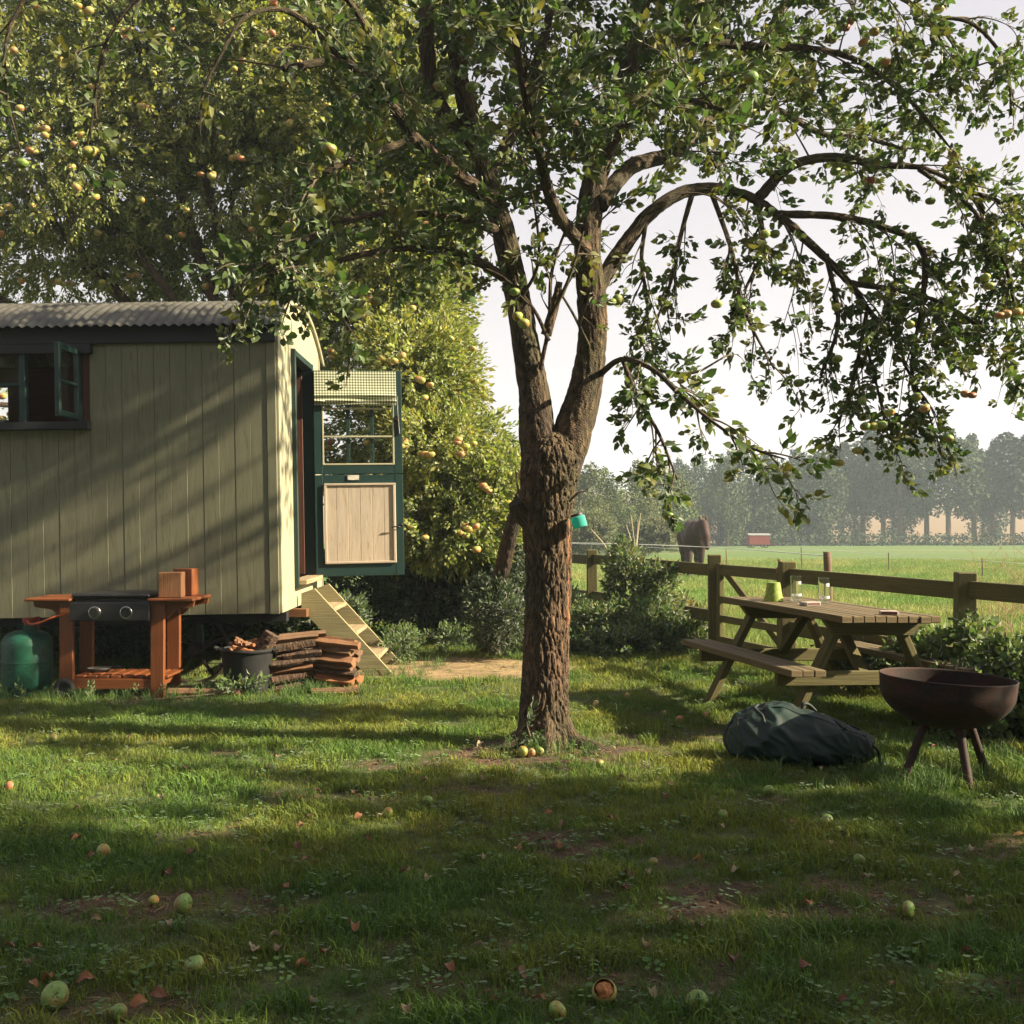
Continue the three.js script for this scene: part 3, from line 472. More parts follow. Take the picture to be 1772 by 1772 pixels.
// ------------------------------------------------------------------ gas bottle and hose
{
  const x = -3.62, z = -8.2, y = groundY(x, z), b = thing('gas_bottle', 'green steel gas bottle beside the barbecue cart', 'gas bottle', V(x, y, z));
  mesh('body', new THREE.LatheGeometry([[0, 0.03], [0.12, 0.03], [0.165, 0.06], [0.178, 0.10], [0.18, 0.2], [0.18, 0.25], [0.183, 0.255], [0.183, 0.265], [0.18, 0.27], [0.18, 0.38], [0.17, 0.43], [0.14, 0.465], [0.09, 0.485], [0.03, 0.49], [0, 0.49]].map(p => new THREE.Vector2(...p)), 48), M.gasGreen, b);
  mesh('foot_ring', new THREE.LatheGeometry([[0.13, 0], [0.135, 0], [0.135, 0.07], [0.13, 0.07], [0.13, 0]].map(p => new THREE.Vector2(...p)), 40), M.gasGreen, b);
  mesh('collar', new THREE.LatheGeometry([[0.072, 0.47], [0.078, 0.47], [0.078, 0.53], [0.072, 0.53], [0.072, 0.47]].map(p => new THREE.Vector2(...p)), 32, 0, 4.6), M.gasGreen, b);
  mesh('valve', join([placed(new THREE.CylinderGeometry(0.02, 0.025, 0.08, 12), V(0, 0.52, 0)), placed(new THREE.CylinderGeometry(0.045, 0.045, 0.035, 16), V(0.02, 0.565, 0.02)), placed(cbox(0.03, 0.09, 0.03), V(0.075, 0.545, 0.0))]), M.valveRed, b);
  const h = mesh('gas_hose', tube([[x + 0.02, y + 0.57, z + 0.05, 0.0075], [x + 0.06, y + 0.545, z + 0.1, 0.0075], [x + 0.15, y + 0.555, z + 0.14, 0.0075], [x + 0.27, y + 0.60, z + 0.16, 0.0075], [x + 0.36, y + 0.62, z + 0.12, 0.0075], [x + 0.42, y + 0.615, z + 0.0, 0.0075]], 8, 40), M.hose, scene); tag(h, 'orange rubber hose running from the gas bottle to the grill', 'hose');
}
// ------------------------------------------------------------------ tub of kindling and stacked logs
function splitLog(rng, len, w, h, barked) {
  const n = barked ? 9 : 5, prof = []; for (let i = 0; i < n; i++) { const a = i / n * 6.283 + (rng() - 0.5) * 0.35, r = 1 + (rng() - 0.5) * 0.25; prof.push([Math.cos(a) * w / 2 * r, Math.sin(a) * h / 2 * r]); }
  const pos = [], R = 6, P = []; for (let i = 0; i <= R; i++) { const x = (i / R - 0.5) * len, t = 1 + (rng() - 0.5) * 0.12, oy = (rng() - 0.5) * 0.006; P.push(prof.map(([a, b]) => V(x, b * t + oy, a * t))); }
  const tri = (a, b, c) => pos.push(a.x, a.y, a.z, b.x, b.y, b.z, c.x, c.y, c.z);
  for (let i = 0; i < R; i++) for (let j = 0; j < n; j++) { const k = (j + 1) % n; tri(P[i][j], P[i + 1][j], P[i][k]); tri(P[i][k], P[i + 1][j], P[i + 1][k]); }
  for (const e of [0, R]) for (let j = 1; j < n - 1; j++) e ? tri(P[e][0], P[e][j + 1], P[e][j]) : tri(P[e][0], P[e][j], P[e][j + 1]);
  const g = new THREE.BufferGeometry(); g.setAttribute('position', new THREE.Float32BufferAttribute(pos, 3)); g.computeVertexNormals(); return metreUV(g, rng(), rng());
}
{
  const rng = rngOf(21), x = -2.03, z = -8.42, y = groundY(x, z), t = thing('plastic_tub', 'black plastic tub heaped with kindling by the log stack', 'tub', V(x, y, z));
  mesh('bucket', new THREE.LatheGeometry([[0, 0.004], [0.15, 0.004], [0.156, 0.0], [0.198, 0.31], [0.212, 0.312], [0.214, 0.335], [0.2, 0.335], [0.19, 0.3], [0.15, 0.015], [0, 0.015]].map(p => new THREE.Vector2(...p)), 40), M.rubber, t);
  for (const s of [-1, 1]) mesh('handle', tube([[s * 0.205, 0.32, 0.06, 0.01], [s * 0.245, 0.335, 0.03, 0.01], [s * 0.245, 0.335, -0.03, 0.01], [s * 0.205, 0.32, -0.06, 0.01]], 6), M.rubber, t);
  for (let i = 0; i < 16; i++) { const a = rng() * 6.28, r = 0.13 * Math.sqrt(rng()), k = mesh('kindling_stick', splitLog(rng, 0.12 + 0.12 * rng(), 0.035, 0.03, false), M.logWood[i % 3], scene, V(x + Math.cos(a) * r, y + 0.325 + i * 0.004, z + Math.sin(a) * r), [(rng() - 0.5) * 0.7, rng() * 6.28, (rng() - 0.5) * 0.9]); tag(k, 'short split kindling stick heaped in the black tub', 'kindling', 'kindling in the tub'); }
  const half = mesh('half_log', splitLog(rng, 0.16, 0.13, 0.12, true), M.logBark, scene, V(x + 0.16, y + 0.38, z + 0.05), [0.2, 0.4, 1.0]); tag(half, 'round grey log end leaning on the rim of the black tub', 'log');
  const stack = (cx, cz, len, rows, turn, label, group, lean) => { let h = groundY(cx, cz) + 0.004; for (let i = 0; i < rows; i++) { const barked = rng() < 0.28, hh = 0.042 + 0.036 * rng(), w = 0.09 + 0.05 * rng(); for (let k = 0; k < 2; k++) { const l = mesh('split_log', splitLog(rng, len * (0.86 + 0.25 * rng()), w, hh, barked), barked ? M.logBark : M.logWood[Math.floor(rng() * 3)], scene, V(cx + lean * h + (rng() - 0.5) * 0.05, h + hh / 2, cz - k * 0.14 + (rng() - 0.5) * 0.03), [0, turn + (rng() - 0.5) * 0.34, (rng() - 0.5) * 0.07 + (turn > 0 ? 0.1 : -0.08)]); tag(l, label, 'log', group); } h += hh * 0.96; } };
  stack(-1.70, -8.50, 0.36, 7, 0.25, 'split firewood log in the stack beside the black tub', 'logs stacked beside the tub', 0.12);
  stack(-1.38, -8.54, 0.33, 7, -0.25, 'split firewood log in the stack beside the wooden steps', 'logs stacked beside the steps', 0.02);
  for (const [lx, lz, r, lab] of [[-1.33, -8.28, 0.15, 'rough loose log lying in front of the stack by the steps'], [-2.3, -8.22, -0.05, 'long rotten log lying in the soil before the hut wheel']]) { const l = mesh('loose_log', splitLog(rng, lx < -2 ? 0.55 : 0.36, 0.10, 0.065, true), M.logWood[1], scene, V(lx, groundY(lx, lz) + 0.022, lz), [0, r, 0]); tag(l, lab, 'log'); }
}
// ------------------------------------------------------------------ picnic table (local x across, z along; origin at its middle)
{
  const u = V(-0.208, 0, -0.978), v = V(0.978, 0, -0.208), corner = V(1.92, 0, -6.45), W = 0.66, Ln = 1.76;
  const mid = corner.clone().addScaledVector(v, W / 2).addScaledVector(u, Ln / 2); mid.y = groundY(mid.x, mid.z);
  const t = thing('picnic_table', 'weathered mossy picnic table with attached benches by the fence', 'picnic table', mid, Math.atan2(-v.z, v.x)); t.rotation.order = 'YXZ'; t.rotation.z = -0.022;
  const pw = W / 9, rng = rngOf(8);
  for (let i = 0; i < 9; i++) mesh('tabletop_plank', cbox(+(pw - 0.005).toFixed(4), 0.042, Ln, 0.004, i), M.tableWood, t, V(-W / 2 + pw * (i + 0.5), 0.735 + (rng() - 0.5) * 0.003, (rng() - 0.5) * 0.012));
  for (const s of [-1, 1]) for (let i = 0; i < 3; i++) mesh('seat_plank', cbox(0.071, 0.04, Ln, 0.004, i + (s > 0 ? 3 : 0)), M.tableWood, t, V(s * (W / 2 + 0.155 + i * 0.076), 0.425, 0.06 + (rng() - 0.5) * 0.012));
  for (const z of [Ln / 2 - 0.27, -Ln / 2 + 0.27]) {
    mesh('top_bearer', (() => { const s = new THREE.Shape([[-0.33, 0], [0.33, 0], [0.26, -0.085], [-0.26, -0.085]].map(p => new THREE.Vector2(...p))); return metreUV(new THREE.ExtrudeGeometry(s, { depth: 0.045, bevelEnabled: true, bevelSize: 0.003, bevelThickness: 0.003, bevelSegments: 1 })); })(), M.mossWood, t, V(0, 0.711, z + 0.03));
    mesh('seat_bearer', cbox(1.26, 0.088, 0.045, 0.005, z > 0 ? 1 : 2), M.mossWood, t, V(0, 0.36, z + 0.05));
    for (const s of [-1, 1]) beam('leg', M.mossWood, t, V(s * 0.19, 0.705, z), V(s * 0.56, -0.03, z), 0.09, 0.045, 0.005, V(0, 0, 1), s + 2).userData.note = undefined;
    const zz = Math.sign(z); beam('brace', M.mossWood, t, V(0, 0.36, z - zz * 0.03), V(0, 0.70, z - zz * 0.42), 0.07, 0.042, 0.005, V(1, 0, 0), 4);
  }
  const top = (x, z, h = 0) => { t.updateMatrixWorld(true); const inv = t.matrixWorld.clone().invert(), p = V(x, 0.76, z).applyMatrix4(inv); p.y = 0.7568 + h; return p.applyMatrix4(t.matrixWorld); };
  // glasses
  for (const [x, z, lab] of [[2.03, -7.85, 'tall clear drinking glass beside the matchbox on the picnic table'], [2.165, -7.62, 'tall clear drinking glass standing clear of the matchbox on the table']]) {
    const p = top(x, z), g = thing('drinking_glass', lab, 'glass', p);
    mesh('tumbler', new THREE.LatheGeometry([[0, 0.002], [0.036, 0.002], [0.037, 0.004], [0.040, 0.174], [0.0392, 0.176], [0.0384, 0.174], [0.0350, 0.022], [0.033, 0.019], [0, 0.019]].map(q => new THREE.Vector2(...q)), 40), new THREE.MeshPhysicalMaterial({ color: rgb(0.96, 0.98, 0.97), roughness: 0.02, transmission: 1, thickness: 0.003, ior: 1.5 }), g);
    mesh('printed_mark', new THREE.CylinderGeometry(0.0397, 0.0393, 0.022, 12, 1, true, 0.1, 0.8).translate(0, 0.128, 0), new THREE.MeshPhysicalMaterial({ color: rgb(0.85, 0.87, 0.85), roughness: 1, transmission: 0.5, thickness: 0, side: THREE.DoubleSide }), g);
    mesh('printed_mark', new THREE.CylinderGeometry(0.0384, 0.0380, 0.018, 24, 1, true, -1.3, 2.6).translate(0, 0.042, 0), new THREE.MeshPhysicalMaterial({ color: rgb(0.85, 0.87, 0.85), roughness: 1, transmission: 0.55, thickness: 0, side: THREE.DoubleSide }), g);
  }
  const pot = thing('flower_pot', 'lime green clay pot standing upside down on the table', 'pot', top(1.84, -7.72));
  mesh('wall', new THREE.LatheGeometry([[0.066, 0.0], [0.067, 0.0], [0.066, 0.03], [0.061, 0.032], [0.046, 0.128], [0.042, 0.133], [0.012, 0.133], [0.012, 0.13], [0.041, 0.13], [0.057, 0.03], [0.062, 0.0], [0.066, 0]].map(q => new THREE.Vector2(...q)), 40), M.limeClay, pot);
  for (const [x, z, r, w, lab] of [[1.99, -7.33, 0.5, 0.12, 'matchbox lying on the table beside the two glasses'], [2.27, -6.62, -0.2, 0.10, 'pale matchbox lying alone at the open end of the table']]) { const p = top(x, z), b = thing('matchbox', lab, 'matchbox', p, r); mesh('sleeve', cbox(w, 0.024, 0.07, 0.002), M.paper, b, V(0, 0.0125, 0)); mesh('tray', cbox(w + 0.008, 0.02, 0.064, 0.002), M.whitePaint, b, V(0.002, 0.0122, 0)); mesh('striker', cbox(w - 0.008, 0.017, 0.0715, 0.001), M.redWood, b, V(0, 0.0125, 0)); }
}
// ------------------------------------------------------------------ fire bowl
{
  const x = 2.19, z = -5.58, y = groundY(x, z), f = thing('fire_bowl', 'rusty steel fire bowl on tubular legs in the grass', 'fire bowl', V(x, y, z)); f.rotation.z = -0.045;
  const prof = []; for (let i = 0; i <= 14; i++) { const a = i / 14 * Math.PI * 0.5; prof.push([Math.sin(a) * 0.326, 0.26 + (1 - Math.cos(a)) * 0.20]); } prof.push([0.330, 0.515], [0.333, 0.522], [0.327, 0.524], [0.321, 0.515]);
  for (let i = 13; i >= 0; i--) { const a = i / 14 * Math.PI * 0.5; prof.push([Math.sin(a) * 0.318, 0.268 + (1 - Math.cos(a)) * 0.195]); }
  mesh('bowl', new THREE.LatheGeometry(prof.map(p => new THREE.Vector2(...p)), 72), M.rustBowl, f);
  for (const a of [1.45, 2.75, 0.55 - 0.75, -2.2].slice(0, 3)) { const c = Math.cos(a), s = Math.sin(a); mesh('leg', tube([[c * 0.12, 0.33, s * 0.12, 0.021], [c * 0.27, -0.03, s * 0.27, 0.021]], 14), M.legSteel, f); }
  const ash = mesh('ash_bed', new THREE.CylinderGeometry(0.19, 0.19, 0.004, 28), std(rgb(0.12, 0.10, 0.09), 1, mottleFine, 0.01), f, V(0, 0.305, 0));
  const sp = thing('charred_stick', 'grey charred stick standing in the fire bowl', 'stick', V(2.14, y + 0.31, -5.72)); mesh('stick', tube([[0, 0, 0, 0.012], [0.01, 0.09, -0.02, 0.01], [0.005, 0.16, -0.03, 0.004]], 6), std(rgb(0.3, 0.26, 0.23), 0.95), sp);
}
// ------------------------------------------------------------------ duffel bag
{
  const x = 1.56, z = -5.98, y = groundY(x, z), b = thing('duffel_bag', 'slumped dark green duffel bag lying in the grass', 'bag', V(x, y, z), -0.1);
  const g = new THREE.IcosahedronGeometry(1, 48), p = g.attributes.position;
  for (let i = 0; i < p.count; i++) {
    let X = p.getX(i), Yv = p.getY(i), Z = p.getZ(i); const e = (t, k) => Math.sign(t) * Math.pow(Math.abs(t), k);
    const sx = e(X, 0.72) * 0.41, top = lerp(0.335, 0.235, sstep(-0.1, 0.36, sx)) * (1 - 0.10 * Math.exp(-Math.pow((sx - 0.02) / 0.09, 2))) * (0.97 + 0.03 * Math.cos(sx * 9));
    let q = V(sx, Yv > 0 ? e(Yv, 0.8) * (top - 0.11) + 0.11 : 0.11 + e(Yv, 0.55) * 0.11, e(Z, 0.75) * 0.23 * (1 - 0.18 * Math.max(0, Yv)));
    const fold = 0.034 * Math.abs(n3(q.x * 5 + q.z * 3, q.y * 6 + q.x * 4, q.z * 4)) + 0.022 * Math.abs(n3(q.x * 10, q.y * 13 + q.x * 7, q.z * 9)) + 0.014 * n3(q.x * 3, q.y * 3, q.z * 3 + 4);
    const seam = 0.010 * Math.exp(-Math.pow((q.z - 0.02 - 0.04 * Math.sin(q.x * 6)) / 0.012, 2)) * (Yv > 0.5 ? 1 : 0) + 0.007 * Math.exp(-Math.pow((Math.abs(q.x) - 0.34) / 0.01, 2));
    q.addScaledVector(V(X, Yv, Z), seam - fold); q.y = Math.max(q.y, -0.005); p.setXYZ(i, q.x, q.y, q.z);
  }
  g.computeVertexNormals();
  const canvas = std(rgb(0.006, 0.030, 0.021), 0.6, rep(mottleTex, 3, 3), 0.0008);
  const mg = (() => { const m = g.clone(); m.deleteAttribute('uv'); return m; })(); { const key = new Map(), pos = mg.attributes.position, idx = []; const verts = []; for (let i = 0; i < pos.count; i++) { const k = [pos.getX(i), pos.getY(i), pos.getZ(i)].map(t => t.toFixed(4)).join(); if (!key.has(k)) { key.set(k, verts.length / 3); verts.push(pos.getX(i), pos.getY(i), pos.getZ(i)); } idx.push(key.get(k)); } const s = new THREE.BufferGeometry(); s.setAttribute('position', new THREE.Float32BufferAttribute(verts, 3)); s.setIndex(idx); s.computeVertexNormals(); const uv = []; for (let i = 0; i < verts.length; i += 3) uv.push(verts[i], verts[i + 1] + verts[i + 2]); s.setAttribute('uv', new THREE.Float32BufferAttribute(uv, 2)); mesh('body', s, canvas, b); }
  const strap = std(rgb(0.012, 0.02, 0.018), 0.7);
  // seams and the zip run over the top of the bag, following its surface
  const skin = (x, z) => { const s = b.children[0].geometry.attributes.position; let best = 9, y = 0; for (let i = 0; i < s.count; i++) { const d = (s.getX(i) - x) ** 2 + (s.getZ(i) - z) ** 2 - s.getY(i) * 0.0015; if (s.getY(i) > 0.1 && d < best) { best = d; y = s.getY(i); } } return y; };
  for (const [z0, k, name, r] of [[0.10, 0.03, 'seam', 0.0035], [-0.02, 0.02, 'zip', 0.006]]) mesh(name, tube(Array.from({ length: 15 }, (_, i) => { const x = -0.33 + 0.047 * i, z = z0 + k * Math.sin(x * 7); return [x, skin(x, z) + 0.001, z, r]; }), 6, 60), strap, b);
  for (const x of [-0.22, 0.2]) mesh('web_band', tube(Array.from({ length: 9 }, (_, i) => { const z = -0.13 + 0.035 * i; return [x + 0.02 * Math.sin(i), skin(x, z) + 0.001, z, 0.008]; }), 6, 40), strap, b);
  mesh('carry_strap', tube([[-0.37, 0.06, 0.12, 0.008], [-0.405, 0.12, 0.10, 0.009], [-0.395, 0.18, 0.05, 0.009], [-0.35, 0.23, 0.0, 0.008]], 6), strap, b);
  mesh('carry_strap', tube([[0.34, 0.14, 0.12, 0.009], [0.39, 0.10, 0.13, 0.009], [0.41, 0.03, 0.11, 0.009], [0.46, 0.012, 0.05, 0.009]], 6), strap, b);
  mesh('zip_pull', tube([[0.02, 0.28, -0.02, 0.009], [0.03, 0.315, -0.02, 0.012], [0.06, 0.31, -0.03, 0.01], [0.10, 0.275, -0.03, 0.008]], 6), strap, b);
}
// ------------------------------------------------------------------ post and rail fence, gate
const posts = [[-3.1, -24.5], [-1.6, -20.4], [0.0, -16.6], [0.97, -13.3], [1.94, -10.5], [2.305, -9.2], [3.01, -7.3], [3.85, -5.0], [4.7, -2.6]];
{
  const f = thing('post_and_rail_fence', 'mossy green timber post and rail fence between garden and pasture', 'fence');
  const F = posts.map(([x, z]) => V(x, groundY(x, z), z));
  F.forEach((p, i) => {
    const a = F[Math.max(0, i - 1)], b = F[Math.min(F.length - 1, i + 1)], ang = Math.atan2(-(b.z - a.z), b.x - a.x), h = i === 4 ? 1.0 : 0.975;
    mesh('post', cbox(0.125, h + 0.1, 0.125, 0.008, i % 4), M.mossWood, f, V(p.x, p.y + h / 2 - 0.05, p.z), [0, -0.05 + 0.12 * Math.sin(i * 3), 0.008 * Math.sin(i * 5)]);
  });
  for (let i = 0; i < F.length - 1; i++) { if (i === 4) continue;
    const d = F[i + 1].clone().sub(F[i]).normalize(), n = V(-d.z, 0, d.x).multiplyScalar(-1), a = F[i].clone().addScaledVector(n, -0.0), b = F[i + 1].clone();
    for (const [y, w] of [[0.86, 0.115], [0.42, 0.115]]) beam('rail', M.mossWood, f, V(a.x, a.y + y, a.z).addScaledVector(d, 0.055), V(b.x, b.y + y - 0.01, b.z).addScaledVector(d, -0.055), w, 0.042, 0.006, V(0, 1, 0), (i + Math.round(y * 3)) % 5);
  }
  const g = thing('field_gate', 'small timber gate with diagonal brace in the fence', 'gate'), a = F[4], b = F[5], d = b.clone().sub(a).normalize(), A = a.clone().addScaledVector(d, 0.11), B = b.clone().addScaledVector(d, -0.10), Y = (p, y) => V(p.x, p.y + y, p.z);
  for (const y of [0.86, 0.58, 0.40, 0.20]) beam('rail', M.mossWood, g, Y(A, y), Y(B, y), y > 0.8 ? 0.10 : 0.065, 0.034, 0.005, V(0, 1, 0), Math.round(y * 10) % 5);
  beam('stile', M.mossWood, g, Y(A, 0.13), Y(A, 0.92), 0.07, 0.05, 0.005, d); beam('stile', M.mossWood, g, Y(B, 0.13), Y(B, 0.92), 0.07, 0.05, 0.005, d);
  const n = V(d.z, 0, -d.x).multiplyScalar(0.036); beam('brace', M.mossWood, g, Y(A, 0.86).add(n), Y(B, 0.22).add(n), 0.07, 0.03, 0.005, V(0, 1, 0), 2);
  mesh('latch', join([placed(cbox(0.07, 0.05, 0.05), Y(B, 0.90)), placed(cbox(0.02, 0.11, 0.02), Y(B, 0.94), [0, 0, 0.4])]), M.valveRed, g);
  // roped fence of the paddock
  const st = (px, top, base, d, r, lab, mat, name = 'paddock_stake') => { const p = spot(px, base, d), y = groundY(p.x, p.z), h = EYE - (top - HORIZON) * d / FOCAL - y; const o = mesh(name, tube([[0, -0.1, 0, r], [0.004, h * 0.5, 0, r], [-0.012, h, 0, r * 0.9]], 10), mat, scene, V(p.x, y, p.z)); tag(o, lab, name === 'paddock_stake' ? 'stake' : 'post', name === 'paddock_stake' ? 'thin stakes across the pasture' : undefined); return V(p.x, y + h, p.z); };
  const big = st(1433, 955, 1045, 12.6, 0.05, 'round brown timber post standing in the tall grass', M.stake, 'wooden_post');
  const far = [[1257, 950, 973, 36], [1387, 947, 973, 34], [1538, 956, 978, 32], [1700, 966, 992, 27]].map(([x, a, b, d]) => st(x, a, b, d, 0.018, 'thin grey stake carrying the paddock rope', M.stake));
  const rope = (pts, lab) => tag(mesh('paddock_rope', tube(pts.map(p => [p.x, p.y, p.z, 0.007]), 5, 60), M.wire, scene), lab, 'rope');
  rope([spot(700, 930, 44), spot(1000, 938, 40), far[0], far[1], far[2], far[3], spot(1900, 980, 22)].map((p, i) => V(p.x, p.y - 0.06, p.z)), 'white paddock rope running along the thin stakes');
  rope([spot(900, 938, 20.5), spot(1100, 942, 20), spot(1226, 947, 19.5), spot(1433, 962, 12.62)].map((p, i) => p), 'white rope in front of the horse tied to the round post');
}
// ------------------------------------------------------------------ horse (local: +z is forward, towards the camera)
{
  const p = spot(1200, 1000, 28.2), y = groundY(p.x, p.z), h = thing('horse', 'dark bay horse standing in the pasture facing the garden', 'horse', V(p.x, y, p.z), -0.06);
  const cap = (a, b, ra, rb) => (x, yy, z) => { const bx = b[0] - a[0], by = b[1] - a[1], bz = b[2] - a[2], px = x - a[0], py = yy - a[1], pz = z - a[2], t = clamp((px * bx + py * by + pz * bz) / (bx * bx + by * by + bz * bz)); return Math.hypot(px - bx * t, py - by * t, pz - bz * t) - lerp(ra, rb, t); };
  const bones = [cap([0, 1.13, -0.55], [0, 1.10, 0.0], 0.31, 0.32), cap([0, 1.10, 0.0], [0, 1.11, 0.48], 0.32, 0.29), cap([0.0, 1.24, -0.68], [0, 1.20, -0.35], 0.25, 0.27), cap([0, 1.32, 0.35], [0, 1.33, 0.52], 0.15, 0.14),
    cap([0, 1.16, 0.55], [0.10, 1.30, 0.92], 0.24, 0.17), cap([0.10, 1.30, 0.92], [0.15, 1.36, 1.06], 0.16, 0.12), cap([0.15, 1.36, 1.06], [0.20, 1.10, 1.20], 0.115, 0.10), cap([0.20, 1.10, 1.20], [0.23, 0.84, 1.28], 0.10, 0.07), cap([0.17, 1.18, 1.08], [0.20, 1.05, 1.14], 0.11, 0.08)];
  const leg = (x, z, fz, hind) => hind ? [cap([x, 1.05, z], [x * 1.05, 0.72, z + 0.12], 0.22, 0.12), cap([x * 1.05, 0.72, z + 0.12], [x, 0.50, z - 0.10], 0.115, 0.065), cap([x, 0.50, z - 0.10], [x, 0.12, z - 0.02 + fz], 0.055, 0.045), cap([x, 0.12, z - 0.02 + fz], [x, 0.03, z + 0.04 + fz], 0.05, 0.065)]
    : [cap([x, 0.98, z], [x, 0.62, z + fz * 0.4], 0.17, 0.085), cap([x, 0.62, z + fz * 0.4], [x, 0.47, z + fz * 0.6], 0.072, 0.062), cap([x, 0.47, z + fz * 0.6], [x, 0.11, z + fz], 0.05, 0.042), cap([x, 0.11, z + fz], [x, 0.03, z + fz + 0.05], 0.05, 0.065)];
  bones.push(...leg(-0.19, 0.45, 0.12, 0), ...leg(0.17, 0.42, -0.10, 0), ...leg(-0.20, -0.68, -0.06, 1), ...leg(0.18, -0.62, 0.12, 1));
  const k = 0.055, field = (x, yy, z) => { let s = 0, m = 1e9; for (const f of bones) { const v = f(x, yy, z); m = Math.min(m, v); s += Math.exp(-v / k * 1.4); } return s > 1e-300 ? -Math.log(s) * k / 1.4 : m; };
  const g = sdf(field, V(0, 0.82, 0.1), 1.45, 96), pp = g.attributes.position, col = [];
  for (let i = 0; i < pp.count; i++) { const t = fbm(pp.getX(i) * 4, pp.getY(i) * 4, pp.getZ(i) * 4), low = sstep(0.62, 0.40, pp.getY(i)); col.push(lerp(0.040 + 0.016 * t, 0.010, low), lerp(0.015 + 0.006 * t, 0.007, low), lerp(0.009 + 0.003 * t, 0.006, low)); }
  g.setAttribute('color', new THREE.Float32BufferAttribute(col, 3));
  mesh('body', g, new THREE.MeshPhysicalMaterial({ vertexColors: true, roughness: 0.8 }), h);
  h.scale.set(0.88, 1.02, 1);
  const hair = std(rgb(0.018, 0.013, 0.011), 0.7), rng = rngOf(3);
  mesh('mane', join(Array.from({ length: 40 }, (_, i) => { const t = rng(), a = [lerp(0.0, 0.14, t), lerp(1.42, 1.47, t), lerp(0.45, 1.06, t)], s = rng() < 0.7 ? 1 : -1; return tube([[a[0], a[1], a[2], 0.012], [a[0] + s * 0.10, a[1] - 0.02, a[2] + 0.04, 0.014], [a[0] + s * (0.17 + 0.04 * rng()), a[1] - 0.22 - 0.1 * rng(), a[2] + 0.02, 0.003]], 5, 5); })), hair, h);
  mesh('tail', join(Array.from({ length: 30 }, () => { const a = rng() * 6.28, r = 0.05 * rng(); return tube([[0, 1.30, -0.96, 0.02], [r * Math.cos(a) * 0.5, 1.1, -1.08 + r, 0.018], [r * Math.cos(a) * 1.5, 0.7, -1.08 + r * Math.sin(a), 0.016], [r * Math.cos(a) * 1.5, 0.40, -1.05 + r * Math.sin(a), 0.004]], 5, 6); })), hair, h);
  for (const s of [-1, 1]) mesh('ear', tube([[0.15 + s * 0.055, 1.42, 1.03, 0.03], [0.15 + s * 0.085, 1.53, 1.05, 0.035], [0.15 + s * 0.09, 1.61, 1.06, 0.005]], 6, 6), M.redWood, h);
}
// ------------------------------------------------------------------ red wagon at the far side
{
  const d = 98, p = spot(1311, 943, d), y = groundY(p.x, p.z), w = thing('field_wagon', 'small red boarded wagon with pale curved roof by the far trees', 'wagon', V(p.x, y, p.z), 0.1), red = std(rgb(0.22, 0.028, 0.014), 0.7, paint);
  for (let i = 0; i < 8; i++) mesh('wall_board', cbox(0.29, 1.05, 0.05, 0.01, i % 3), red, w, V(-1.03 + i * 0.295, 0.88, 0.7));
  mesh('body', metreUV(new THREE.BoxGeometry(2.36, 1.05, 1.3)), red, w, V(0, 0.88, 0));
  mesh('roof', new THREE.CylinderGeometry(1.5, 1.5, 2.6, 24, 1, true, Math.PI / 2 - 0.55, 1.1).rotateZ(Math.PI / 2).translate(0, 0.15, 0), std(rgb(0.22, 0.22, 0.21), 0.6), w);
  for (const [x, z] of [[-0.8, 0.6], [0.8, 0.6], [-0.8, -0.6], [0.8, -0.6]]) mesh('wheel', new THREE.TorusGeometry(0.26, 0.05, 6, 20), M.rubber, w, V(x, 0.3, z));
  mesh('drawbar', cbox(0.9, 0.08, 0.1), red, w, V(1.55, 0.42, 0)); w.scale.setScalar(0.78);
}
// ------------------------------------------------------------------ leaves
function leafGeo(len, wide, curl, rows = 2) {             // blade along +z, folded on its midrib
  const pos = [0, 0, 0], idx = [], R = rows === 2 ? [[0.32, 1], [0.70, 0.78]] : [[0.48, 1]];
  for (const [t, k] of R) { const z = t * len, y = -curl * t * t * len; pos.push(-wide * k / 2 * len, y + 0.10 * len * k, z, 0, y, z, wide * k / 2 * len, y + 0.10 * len * k, z); }
  const tip = pos.length / 3; pos.push(0, -curl * len, len);
  idx.push(0, 1, 2, 0, 2, 3); for (let r = 0; r < R.length - 1; r++) { const a = 1 + r * 3; idx.push(a, a + 3, a + 1, a + 1, a + 3, a + 4, a + 1, a + 4, a + 2, a + 2, a + 4, a + 5); }
  const a = tip - 3; idx.push(a, tip, a + 1, a + 1, tip, a + 2);
  const g = new THREE.BufferGeometry(); g.setAttribute('position', new THREE.Float32BufferAttribute(pos, 3)); g.setIndex(idx); g.computeVertexNormals(); return g;
}
// twig with leaves along +z
function sprig(rng, n, len, leafLen, rows = 2, wide = 0.62) {
  const l = [tinted(tube([[0, 0, 0, 0.0022], [0, 0.004, len * 0.5, 0.0018], [0, -0.004, len, 0.001]], 4, 3, null, null, false), rgb(0.10, 0.075, 0.04))];
  for (let i = 0; i < n; i++) {
    const t = i === n - 1 ? 1 : 0.1 + 0.9 * (i + rng() * 0.6) / n, s = leafLen * (0.7 + 0.5 * rng()), a = i * 2.4 + rng(), g = leafGeo(s, wide * (0.85 + 0.3 * rng()), 0.15 + 0.4 * rng(), rows);
    const k = 0.75 + 0.5 * rng(), y = rng(); tinted(g, y > 0.97 ? rgb(1.7, 1.15, 0.6) : rgb((0.92 + 0.35 * y) * k, k, 0.9 * k));
    g.translate(0, 0, 0.012); g.rotateX(-0.5 - 0.7 * rng()); g.rotateZ(a); g.rotateX((rng() - 0.5) * 0.5); g.translate(0, 0, t * len); l.push(g);
  }
  for (const g of l) g.deleteAttribute('uv'); return mergeGeometries(l.map(strip));
}
